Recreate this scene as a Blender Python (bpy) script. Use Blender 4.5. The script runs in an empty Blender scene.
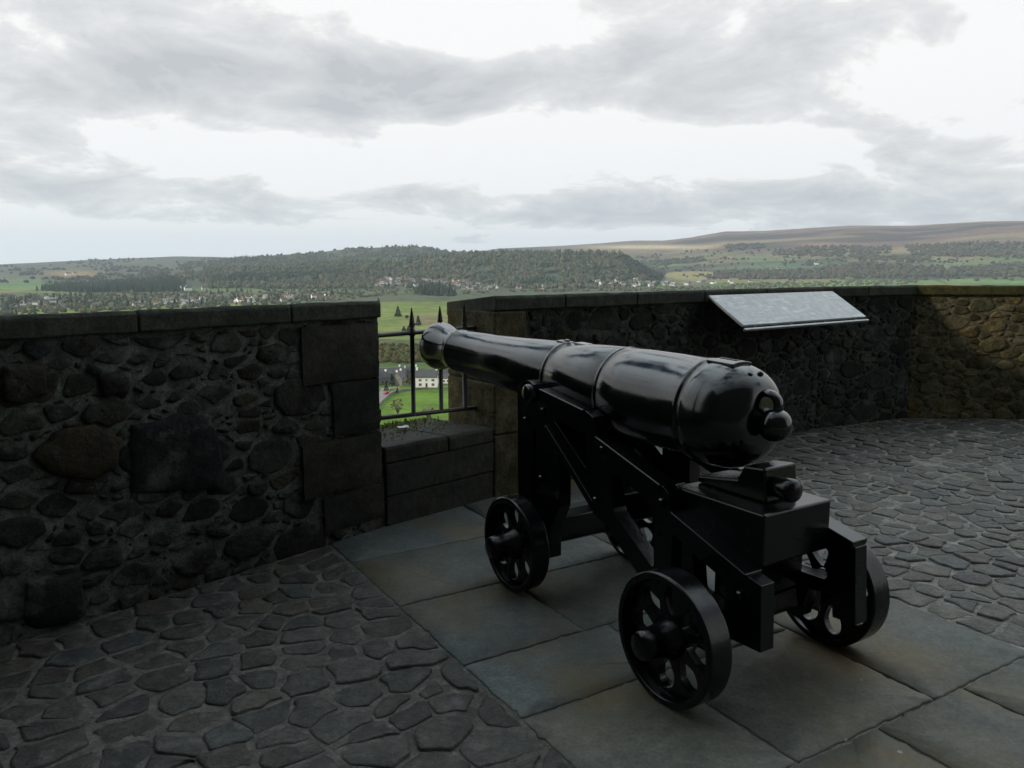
import bpy, bmesh, math, random
import numpy as np
from mathutils import Vector, Matrix
random.seed(11)
RNG = np.random.default_rng(11)
S = bpy.context.scene
COL = S.collection
R_ = math.radians

# ------------------------------------------------------------------ camera, sky, sun, exposure
EYE = 1.6
FPX = 800.0
HORY = 265.0
PITCH = math.atan((384 - HORY) / FPX)
cam = bpy.data.cameras.new('camera')
cam.sensor_width = 36.0
cam.lens = 36.0 * FPX / 1024
cam.clip_start = 0.05
cam.clip_end = 60000
camo = bpy.data.objects.new('camera', cam)
COL.objects.link(camo)
camo.location = (0, 0, EYE)
camo.rotation_euler = (math.pi / 2 - PITCH, 0, 0)
S.camera = camo

S.view_settings.view_transform = 'Standard'
S.view_settings.look = 'None'
S.view_settings.gamma = 1
S.view_settings.use_curve_mapping = False
S.view_settings.exposure = 0.0
S.cycles.use_denoising = True
S.cycles.max_bounces = 6
S.cycles.diffuse_bounces = 3
S.cycles.volume_bounces = 0
S.cycles.sample_clamp_indirect = 6

SUN_TO = Vector((-1.0, -0.33, 0.0)).normalized()      # towards the sun, over the ground
SUN_EL = 18.0
sd = Vector((SUN_TO.x * math.cos(R_(SUN_EL)), SUN_TO.y * math.cos(R_(SUN_EL)), math.sin(R_(SUN_EL))))
sun = bpy.data.lights.new('sun', 'SUN')
sun.energy = 4.0
sun.angle = R_(5.0)
sun.color = (1.0, 0.86, 0.66)
suno = bpy.data.objects.new('sun', sun)
COL.objects.link(suno)
suno.rotation_euler = sd.to_track_quat('Z', 'Y').to_euler()

W = bpy.data.worlds.new('World')
S.world = W
W.use_nodes = True


def build_world():
    nt = W.node_tree
    nt.nodes.clear()
    N = lambda t: nt.nodes.new(t)
    L = nt.links.new

    def math_(op, a, b=None, c=None):
        n = N('ShaderNodeMath'); n.operation = op
        for i, v in enumerate((a, b, c)):
            if v is None: continue
            if isinstance(v, (int, float)): n.inputs[i].default_value = v
            else: L(v, n.inputs[i])
        return n.outputs[0]
    tc = N('ShaderNodeTexCoord')
    sep = N('ShaderNodeSeparateXYZ'); L(tc.outputs['Generated'], sep.inputs[0])
    x, y, z = sep.outputs
    el = math_('ARCSINE', z)
    az = math_('ARCTAN2', x, y)
    zz = math_('ADD', math_('MAXIMUM', z, 0.0), 0.26)
    comb = N('ShaderNodeCombineXYZ')
    L(math_('DIVIDE', x, zz), comb.inputs[0])
    L(math_('DIVIDE', y, zz), comb.inputs[1])
    comb.inputs[2].default_value = 3.7

    def noise(scale, detail, rough, dist=0.0, off=(0, 0, 0), sc=(1, 1, 1)):
        mp = N('ShaderNodeMapping'); mp.inputs['Location'].default_value = off; mp.inputs['Scale'].default_value = sc
        L(comb.outputs[0], mp.inputs[0])
        n = N('ShaderNodeTexNoise'); n.inputs['Scale'].default_value = scale
        n.inputs['Detail'].default_value = detail; n.inputs['Roughness'].default_value = rough
        n.inputs['Distortion'].default_value = dist
        L(mp.outputs[0], n.inputs['Vector'])
        return n.outputs[0]
    n1 = noise(0.80, 9, 0.52, 0.25, (2.3, 0.4, 0))
    n2 = noise(2.6, 12, 0.62, 0.3, (7.1, 3.3, 0))
    d = math_('ADD', math_('MULTIPLY', math_('SUBTRACT', n1, 0.5), 1.6), math_('MULTIPLY', math_('SUBTRACT', n2, 0.5), 1.6))
    # the main cloud banks and the bright gaps between them: azimuth, elevation, half widths, weight (degrees)
    lobes = [(-31, 13, 12, 5.0, .58), (-11, 12.5, 8, 2.6, .42), (-24, 6.5, 12, 3.2, .16), (16, 14, 10, 3.2, .30),
             (9, 3.4, 18, 1.3, .20), (-16, 2.9, 18, 1.0, .16), (31, 4.5, 9, 2.4, .20), (2, 11, 7, 3.5, .10),
             (-14, 7.3, 13, 2.0, -.38), (8, 7.6, 10, 1.7, -.26), (31, 10, 5, 3, -.30), (-5, 16, 6, 2.6, -.30), (26, 7.2, 7, 1.6, .22), (22, 13, 8, 2.6, .20),
             (-27, 1.0, 18, 1.2, -.55), (-20, 6.6, 12, 1.6, -.22), (6, 0.8, 14, 0.8, -.10), (-22, 9.5, 5, 1.3, -.16), (24, 12, 4, 1.0, -.12)]
    for a0, e0, sa, se, w in lobes:
        da = math_('MULTIPLY', math_('SUBTRACT', az, R_(a0)), 1 / R_(sa))
        de = math_('MULTIPLY', math_('SUBTRACT', el, R_(e0)), 1 / R_(se))
        q = math_('ADD', math_('MULTIPLY', da, da), math_('MULTIPLY', de, de))
        g = math_('MULTIPLY', math_('POWER', math.e, math_('MULTIPLY', q, -0.5)), w)
        d = math_('ADD', d, g)
    ramp = N('ShaderNodeValToRGB')
    cr = ramp.color_ramp
    cr.interpolation = 'B_SPLINE'
    stops = [(0.0, (2.0, 1.94, 1.82)), (0.27, (1.5, 1.46, 1.38)), (0.45, (1.10, 1.085, 1.06)), (0.60, (0.83, 0.835, 0.84)), (0.95, (0.56, 0.58, 0.61))]
    cr.elements[0].position = stops[0][0]; cr.elements[0].color = stops[0][1] + (1,)
    cr.elements[1].position = stops[-1][0]; cr.elements[1].color = stops[-1][1] + (1,)
    for p_, c_ in stops[1:-1]:
        e = cr.elements.new(p_); e.color = c_ + (1,)
    L(math_('ADD', d, 0.385), ramp.inputs[0])
    # cloud above the view: added gain in front for the gun's sheen, dimmed behind
    up = N('ShaderNodeMapRange'); L(el, up.inputs[0])
    up.inputs[1].default_value = R_(17); up.inputs[2].default_value = R_(40)
    up.inputs[3].default_value = 0.0; up.inputs[4].default_value = 1.0
    fr = N('ShaderNodeMapRange'); L(y, fr.inputs[0])
    fr.inputs[1].default_value = -0.35; fr.inputs[2].default_value = 0.45
    fr.inputs[3].default_value = 0.30; fr.inputs[4].default_value = 2.1
    gain = math_('ADD', 1.0, math_('MULTIPLY', up.outputs[0], math_('SUBTRACT', fr.outputs[0], 1.0)))
    sky = N('ShaderNodeTexSky'); sky.sky_type = 'NISHITA'; sky.sun_disc = False
    sky.sun_elevation = R_(SUN_EL)
    sky.sun_rotation = math.atan2(sd.x, sd.y)
    sky.altitude = 100
    b1 = N('ShaderNodeBackground'); L(sky.outputs[0], b1.inputs[0]); b1.inputs[1].default_value = 0.1
    cool = N('ShaderNodeMix'); cool.data_type = 'RGBA'; cool.blend_type = 'MULTIPLY'      # overhead cloud tinted bluish to cool the shaded stone
    L(up.outputs[0], cool.inputs[0]); L(ramp.outputs[0], cool.inputs[6]); cool.inputs[7].default_value = (.88, 1.0, 1.06, 1)
    b2 = N('ShaderNodeBackground'); L(cool.outputs[2], b2.inputs[0]); L(gain, b2.inputs[1])
    # openings to the blue overhead
    hole = N('ShaderNodeMapRange'); L(math_('ADD', n2, math_('MULTIPLY', n1, 0.6)), hole.inputs[0])
    hole.inputs[1].default_value = 0.66; hole.inputs[2].default_value = 0.76
    high = N('ShaderNodeMapRange'); L(el, high.inputs[0])
    high.inputs[1].default_value = R_(20); high.inputs[2].default_value = R_(32)
    cover = math_('SUBTRACT', 1.0, math_('MULTIPLY', math_('SUBTRACT', 1.0, hole.outputs[0]), high.outputs[0]))
    mx = N('ShaderNodeMixShader'); L(cover, mx.inputs[0]); L(b1.outputs[0], mx.inputs[1]); L(b2.outputs[0], mx.inputs[2])
    out = N('ShaderNodeOutputWorld'); L(mx.outputs[0], out.inputs[0])


build_world()

# ------------------------------------------------------------------ helpers


class MB:
    """Collects shapes that become ONE mesh object."""

    def __init__(self):
        self.v = []; self.f = []; self.m = []; self.sm = []; self.c = []
        self.n = 0

    def add(self, verts, faces, mat=0, smooth=False, col=(1, 1, 1)):
        o = self.n
        self.v.extend([tuple(p) for p in verts]); self.n += len(verts)
        for f in faces:
            self.f.append(tuple(i + o for i in f)); self.m.append(mat); self.sm.append(smooth)
        self.c.extend([tuple(col) + (1.0,)] * len(verts))

    def box(self, x0, x1, y0, y1, z0, z1, M=None, mat=0, col=(1, 1, 1)):
        vs = [Vector((x, y, z)) for z in (z0, z1) for x, y in ((x0, y0), (x1, y0), (x1, y1), (x0, y1))]
        if M is not None: vs = [M @ v for v in vs]
        self.add(vs, [(3, 2, 1, 0), (4, 5, 6, 7), (0, 1, 5, 4), (1, 2, 6, 5), (2, 3, 7, 6), (3, 0, 4, 7)], mat, False, col)

    def lathe(self, prof, M, seg=32, mat=0, smooth=True, cap=True, jitter=0):
        """profile (x, r) turned round the local x axis"""
        vs = []
        for x, r in prof:
            for k in range(seg):
                a = 2 * math.pi * k / seg
                vs.append(M @ Vector((x, r * math.cos(a), r * math.sin(a))))
        fs = []
        for i in range(len(prof) - 1):
            for k in range(seg):
                k2 = (k + 1) % seg
                fs.append((i * seg + k, i * seg + k2, (i + 1) * seg + k2, (i + 1) * seg + k))
        if cap:
            fs.append(tuple(range(seg))[::-1]); fs.append(tuple(range((len(prof) - 1) * seg, len(prof) * seg)))
        self.add(vs, fs, mat, smooth)

    def tube(self, pts, r, seg=8, mat=0, cap=True, col=(1, 1, 1)):
        pts = [Vector(p) for p in pts]
        rr = r if isinstance(r, (list, tuple)) else [r] * len(pts)
        vs = []
        for i, p in enumerate(pts):
            t = (pts[min(i + 1, len(pts) - 1)] - pts[max(i - 1, 0)]).normalized()
            ref = Vector((0, 0, 1)) if abs(t.z) < 0.9 else Vector((1, 0, 0))
            a = t.cross(ref).normalized(); b = t.cross(a)
            for k in range(seg):
                an = 2 * math.pi * k / seg
                vs.append(p + (a * math.cos(an) + b * math.sin(an)) * rr[i])
        fs = []
        for i in range(len(pts) - 1):
            for k in range(seg):
                k2 = (k + 1) % seg
                fs.append((i * seg + k, i * seg + k2, (i + 1) * seg + k2, (i + 1) * seg + k))
        if cap:
            fs.append(tuple(range(seg))); fs.append(tuple(range((len(pts) - 1) * seg, len(pts) * seg))[::-1])
        self.add(vs, fs, mat, True, col)

    def build(self, name, mats, parent=None, color=False):
        me = bpy.data.meshes.new(name)
        me.from_pydata(self.v, [], self.f)
        for m in (mats if isinstance(mats, (list, tuple)) else [mats]): me.materials.append(m)
        me.polygons.foreach_set('material_index', self.m)
        me.polygons.foreach_set('use_smooth', self.sm)
        if color:
            at = me.color_attributes.new('tone', 'FLOAT_COLOR', 'POINT')
            at.data.foreach_set('color', np.array(self.c, dtype=np.float32).ravel())
        me.update()
        o = bpy.data.objects.new(name, me)
        COL.objects.link(o)
        if parent: o.parent = parent
        return o


def fix_normals(o):
    bm = bmesh.new(); bm.from_mesh(o.data)
    bmesh.ops.recalc_face_normals(bm, faces=bm.faces)
    bm.to_mesh(o.data); bm.free()
    return o


def bevel(o, w=0.006, seg=2):
    fix_normals(o)
    m = o.modifiers.new('edges', 'BEVEL'); m.width = w; m.segments = seg; m.limit_method = 'ANGLE'; m.angle_limit = R_(40)
    return o


def tag(o, label=None, cat=None, group=None, kind=None):
    if label: o['label'] = label
    if cat: o['category'] = cat
    if group: o['group'] = group
    if kind: o['kind'] = kind
    return o


def thing(name, label, cat, loc=(0, 0, 0), rz=0.0, group=None):
    o = bpy.data.objects.new(name, None); COL.objects.link(o)
    o.empty_display_size = 0.1
    o.location = loc; o.rotation_euler = (0, 0, rz)
    return tag(o, label, cat, group)


def copy_tree(o, parent=None):
    c = o.copy(); COL.objects.link(c)
    if parent: c.parent = parent
    for ch in list(o.children): copy_tree(ch, c)
    return c


def ray(x, y):
    c, s = math.cos(PITCH), math.sin(PITCH)
    u = (x - 512) / FPX; v = (y - 384) / FPX
    return Vector((u, c - v * s, -s - v * c))


def on_ground(x, y, z=0.0):
    d = ray(x, y); t = (z - EYE) / d.z
    return Vector((d.x * t, d.y * t, z))


# ------------------------------------------------------------------ materials
def mat(name):
    m = bpy.data.materials.new(name); m.use_nodes = True
    nt = m.node_tree
    return m, nt, nt.nodes['Principled BSDF']


def node(nt, t, **kw):
    n = nt.nodes.new(t)
    for k, v in kw.items():
        if k in n.inputs: n.inputs[k].default_value = v
        else: setattr(n, k, v)
    return n


def noise_col(nt, vec, scale, c0, c1, p0=0.35, p1=0.65, detail=6, rough=0.6):
    n = node(nt, 'ShaderNodeTexNoise', Scale=scale, Detail=detail, Roughness=rough)
    if vec is not None: nt.links.new(vec, n.inputs['Vector'])
    r = node(nt, 'ShaderNodeValToRGB')
    r.color_ramp.elements[0].position = p0; r.color_ramp.elements[0].color = tuple(c0) + (1,)
    r.color_ramp.elements[1].position = p1; r.color_ramp.elements[1].color = tuple(c1) + (1,)
    nt.links.new(n.outputs[0], r.inputs[0])
    return r.outputs[0], n.outputs[0]


def mixc(nt, fac, a, b, blend='MIX'):
    m = node(nt, 'ShaderNodeMix', data_type='RGBA', blend_type=blend)
    for sock, v in ((m.inputs[0], fac), (m.inputs[6], a), (m.inputs[7], b)):
        if isinstance(v, (int, float)): sock.default_value = v
        elif isinstance(v, tuple): sock.default_value = v + (1,) if len(v) == 3 else v
        else: nt.links.new(v, sock)
    return m.outputs[2]


def bump(nt, bs, h, strength, dist=0.01, prev=None):
    b = node(nt, 'ShaderNodeBump', Strength=strength, Distance=dist)
    nt.links.new(h, b.inputs['Height'])
    if prev: nt.links.new(prev, b.inputs['Normal'])
    nt.links.new(b.outputs[0], bs.inputs['Normal'])
    return b.outputs[0]


def stone_mat(name, c0, c1, rough=0.75, tone=True, spec=0.35, sc=1.0, lichen=None, bstr=0.5, stain=None, grit=.75):
    m, nt, bs = mat(name)
    geo = node(nt, 'ShaderNodeNewGeometry')
    pos = geo.outputs['Position']
    col, f1 = noise_col(nt, pos, 9 * sc, c0, c1)
    _, f2 = noise_col(nt, pos, 55 * sc, (0, 0, 0), (1, 1, 1), detail=8, rough=0.7)
    g, _ = noise_col(nt, pos, 140 * sc, (0.6, 0.6, 0.6), (1.3, 1.3, 1.3), 0.3, 0.7)
    col = mixc(nt, 0.8, col, g, 'MULTIPLY')
    g2, f5 = noise_col(nt, pos, 34 * sc, (0.55, 0.56, 0.58), (1.5, 1.46, 1.38), 0.36, 0.66, 8, .72)
    col = mixc(nt, grit, col, g2, 'MULTIPLY')
    if tone:
        a = node(nt, 'ShaderNodeAttribute', attribute_name='tone')
        col = mixc(nt, 1.0, col, a.outputs['Color'], 'MULTIPLY')
    if lichen:
        lc, amount, lsc = lichen
        f, _ = noise_col(nt, pos, lsc, (0, 0, 0), (1, 1, 1), 0.52, 0.66, 7, 0.68)
        fm = node(nt, 'ShaderNodeMath', operation='MULTIPLY'); nt.links.new(f, fm.inputs[0]); fm.inputs[1].default_value = amount
        col = mixc(nt, fm.outputs[0], col, lc)
    if stain:
        sc_, amount, ssc = stain
        f, _ = noise_col(nt, pos, ssc, (0, 0, 0), (1, 1, 1), 0.48, 0.66, 4, 0.55)
        fm = node(nt, 'ShaderNodeMath', operation='MULTIPLY'); nt.links.new(f, fm.inputs[0]); fm.inputs[1].default_value = amount
        col = mixc(nt, fm.outputs[0], col, sc_)
    nt.links.new(col, bs.inputs['Base Color'])
    rr = node(nt, 'ShaderNodeMapRange'); nt.links.new(f2, rr.inputs[0])
    rr.inputs[1].default_value = .3; rr.inputs[2].default_value = .7
    rr.inputs[3].default_value = rough - .12; rr.inputs[4].default_value = min(1, rough + .12)
    nt.links.new(rr.outputs[0], bs.inputs['Roughness'])
    bs.inputs['Specular IOR Level'].default_value = spec
    b = bump(nt, bs, f1, min(1, bstr * .8), 0.03)
    b = bump(nt, bs, f5, min(1, bstr * 1.1), 0.012, b)
    bump(nt, bs, f2, min(1, bstr), 0.008, b)
    return m


M = {}
M['rubble'] = stone_mat('rubble_stone', (.015, .018, .016), (.042, .042, .036), .85, True, .2, 1.0, ((.12, .13, .12), .7, 3.6), .8)
M['mossy'] = stone_mat('mossy_rubble_stone', (.050, .048, .026), (.135, .122, .068), .85, True, .2, 1.0, ((.15, .14, .095), .5, 4.0), .9)
M['mortar'] = stone_mat('lime_mortar', (.045, .052, .047), (.145, .16, .145), .9, False, .15, 1.4, ((.03, .03, .026), .75, 3.2), .9)
M['darkmortar'] = stone_mat('dark_mortar', (.024, .028, .024), (.080, .090, .080), .9, False, .15, 1.4, ((.018, .02, .017), .8, 2.2), .9)  # darker mix of the lime mortar for the wall behind the gun
M['mossmortar'] = stone_mat('mossy_mortar', (.07, .066, .042), (.19, .175, .12), .9, False, .15, 1.4, ((.05, .045, .025), .8, 3.5), .9)
M['coping'] = stone_mat('coping_sandstone', (.026, .031, .025), (.052, .056, .045), .8, True, .25, .7, ((.035, .045, .02), .6, 3.0), .5)
M['mosscope'] = stone_mat('mossy_coping', (.040, .040, .017), (.080, .076, .036), .85, True, .2, .7, ((.05, .06, .018), .6, 3.0), .5)
M['quoin'] = stone_mat('quoin_sandstone', (.018, .020, .017), (.040, .040, .032), .82, True, .25, .6, ((.03, .032, .026), .7, 2.6), .5)
M['cobble'] = stone_mat('cobble_stone', (.036, .038, .034), (.088, .088, .077), .58, True, .45, 1.0, ((.20, .20, .19), .25, 11.0), .7)
M['bed'] = stone_mat('pavement_mortar', (.100, .100, .090), (.20, .195, .175), .85, True, .3, 1.2, ((.055, .055, .05), .5, 5.0), .9)
M['flag'] = stone_mat('flagstone', (.058, .068, .062), (.092, .102, .092), .62, True, .4, .5, None, .18, ((.110, .082, .036), .9, 1.0), .5)


def droppings(m):
    nt = m.node_tree; bs = nt.nodes['Principled BSDF']
    src = bs.inputs['Base Color'].links[0].from_socket
    geo = node(nt, 'ShaderNodeNewGeometry')
    v = node(nt, 'ShaderNodeTexVoronoi', Scale=7.0); nt.links.new(geo.outputs['Position'], v.inputs['Vector'])
    lt = node(nt, 'ShaderNodeMath', operation='LESS_THAN'); nt.links.new(v.outputs['Distance'], lt.inputs[0]); lt.inputs[1].default_value = .06
    f, _ = noise_col(nt, geo.outputs['Position'], 1.3, (0, 0, 0), (1, 1, 1), .52, .60, 2)
    mm = node(nt, 'ShaderNodeMath', operation='MULTIPLY'); nt.links.new(lt.outputs[0], mm.inputs[0]); nt.links.new(f, mm.inputs[1])
    nt.links.new(mixc(nt, mm.outputs[0], src, (.24, .24, .22)), bs.inputs['Base Color'])


droppings(M['flag'])
M['castle'] = stone_mat('castle_masonry', (.05, .049, .045), (.10, .096, .088), .9, False, .2, .15, None, .5)


def paint_mat(name, base, rough, bscale=45, bstr=.12, lump=.0, ior=1.62):
    m, nt, bs = mat(name)
    geo = node(nt, 'ShaderNodeTexCoord')
    _, f = noise_col(nt, geo.outputs['Object'], bscale, (0, 0, 0), (1, 1, 1), detail=5)
    _, f3 = noise_col(nt, geo.outputs['Object'], 9, (0, 0, 0), (1, 1, 1), detail=6)
    rr = node(nt, 'ShaderNodeMapRange'); nt.links.new(f3, rr.inputs[0])
    rr.inputs[1].default_value = .3; rr.inputs[2].default_value = .7
    rr.inputs[3].default_value = rough - .05; rr.inputs[4].default_value = rough + .1
    # worn spots where the paint has gone dull and rusty
    ru, _ = noise_col(nt, geo.outputs['Object'], 38, (0, 0, 0), (1, 1, 1), .68, .74, 7, .7)
    mxr = node(nt, 'ShaderNodeMath', operation='MULTIPLY_ADD'); nt.links.new(ru, mxr.inputs[0]); mxr.inputs[1].default_value = .35
    nt.links.new(rr.outputs[0], mxr.inputs[2]); nt.links.new(mxr.outputs[0], bs.inputs['Roughness'])
    nt.links.new(mixc(nt, ru, base, (.022, .015, .010)), bs.inputs['Base Color'])
    bs.inputs['IOR'].default_value = ior
    b = bump(nt, bs, f3, lump, .02)
    bump(nt, bs, f, bstr, .003, b)
    return m


M['gun'] = paint_mat('glossy_black_gun_paint', (.003, .0035, .004), .12, 60, .10, .02)
M['iron'] = paint_mat('black_carriage_paint', (.002, .0025, .003), .20, 60, .22, .06, 1.42)
M['rail'] = paint_mat('black_railing_paint', (.004, .004, .004), .45)


def plain(name, c, rough=.7, var=.25, scale=.6, spec=.3, metallic=0.0):
    m, nt, bs = mat(name)
    geo = node(nt, 'ShaderNodeNewGeometry')
    lo = tuple(x * (1 - var) for x in c); hi = tuple(x * (1 + var) for x in c)
    col, f = noise_col(nt, geo.outputs['Position'], scale, lo, hi)
    nt.links.new(col, bs.inputs['Base Color'])
    bs.inputs['Roughness'].default_value = rough
    bs.inputs['Specular IOR Level'].default_value = spec
    bs.inputs['Metallic'].default_value = metallic
    return m


# ------------------------------------------------------------------ terrain heights
HORIZ = 265.0


def vnoise(x, y, seed=0):
    """value noise, vectorised"""
    x = np.asarray(x, float); y = np.asarray(y, float)
    xi = np.floor(x); yi = np.floor(y); fx = x - xi; fy = y - yi
    fx = fx * fx * (3 - 2 * fx); fy = fy * fy * (3 - 2 * fy)

    def hsh(a, b):
        t = np.sin(a * 127.1 + b * 311.7 + seed * 74.7) * 43758.5453
        return t - np.floor(t)
    return (hsh(xi, yi) * (1 - fx) + hsh(xi + 1, yi) * fx) * (1 - fy) + (hsh(xi, yi + 1) * (1 - fx) + hsh(xi + 1, yi + 1) * fx) * fy


def fbm(x, y, o=4, seed=0):
    t = 0; a = .5; s = 0
    for k in range(o):
        t = t + a * vnoise(x * 2 ** k, y * 2 ** k, seed + k); s += a; a *= .5
    return t / s


def sstep(a, b, x):
    t = np.clip((x - a) / (b - a), 0, 1)
    return t * t * (3 - 2 * t)


FAR = np.array([(-400, 268), (0, 264.5), (83, 260.5), (180, 256.5), (220, 257), (260, 259), (330, 262), (430, 258), (500, 249), (560, 246.5), (600, 244), (632, 241.5), (662, 241.5), (688, 238.5), (721, 233), (759, 232.5), (800, 230), (845, 227.5), (904, 227.5), (976, 223.5), (1024, 223), (1200, 221), (1500, 230)])
HA = np.array([(-400, 300), (150, 268), (240, 258), (306, 253.2), (346, 249.4), (400, 246.7), (415, 246), (438, 249), (452, 252), (480, 252), (520, 256), (600, 270), (700, 300)])
HB = np.array([(-400, 300), (90, 285), (150, 278), (220, 270), (300, 265), (400, 259), (470, 253.5), (500, 252), (530, 252.5), (575, 251.5), (618, 253.5), (632, 261), (648, 271), (668, 278), (720, 290), (900, 300)])


def tz(X, Y):
    X = np.asarray(X, float); Y = np.asarray(Y, float)
    r = np.hypot(X, Y)
    ang = np.arctan2(X, Y)
    xp = np.where(np.abs(ang) < 1.2, 512 + 800 * np.tan(np.clip(ang, -1.2, 1.2)), np.where(ang > 0, 1500, -400))
    z = np.interp(r, [0, 13, 60, 210, 300, 1e5], [-8, -8, -30, -66, -72, -72])
    z = z + np.where(r > 40, 1, 0) * 5 * (fbm(X / 60, Y / 60, 3, 3) - .5) * np.clip(1 - (r - 150) / 500, .12, 1)
    ca = np.cos(np.clip(ang, -.75, .75))
    zf = (HORIZ - np.interp(xp, FAR[:, 0], FAR[:, 1])) / 800 * 7600 * ca
    far = -72 + (zf + 72) * sstep(2900, 7600, r) ** 1.15 + 40 * (fbm(X / 900, Y / 900, 4, 9) - .5) * sstep(2900, 4500, r) * (1 - sstep(6000, 7500, r))
    far = np.where(r > 7600, far - (r - 7600) * .05, far)
    za = (HORIZ - np.interp(xp, HA[:, 0], HA[:, 1])) / 800 * 4900 * ca
    hill_a = -72 + (za + 72) * np.where(r < 4900, sstep(3400, 4900, r), 1 - .6 * sstep(4900, 6500, r)) + 10 * (fbm(X / 250, Y / 250, 3, 5) - .5)
    zb = (HORIZ - np.interp(xp, HB[:, 0], HB[:, 1])) / 800 * 3350 * ca
    hill_b = -72 + (zb + 72) * np.where(r < 3350, sstep(2350, 3350, r), 1 - .7 * sstep(3350, 4300, r)) + 12 * (fbm(X / 160, Y / 160, 3, 6) - .5) * sstep(2400, 3000, r)
    z = np.maximum(z, np.where(r > 2000, np.maximum(np.maximum(far, hill_a), hill_b), -999))
    return z


RS = np.concatenate([np.linspace(60, 1200, 600), np.linspace(1202, 9500, 2400)])


def at_px(x, y):
    """the point of the terrain seen at a pixel of the photograph's view (None when it is sky)"""
    d = ray(x, y); k = math.hypot(d.x, d.y); dx, dy, e = d.x / k, d.y / k, d.z / k
    zz = tz(RS * dx, RS * dy)
    hit = np.nonzero(zz > EYE + RS * e)[0]
    if len(hit) == 0: return None
    r = RS[hit[0]]
    return Vector((r * dx, r * dy, zz[hit[0]]))


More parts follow.
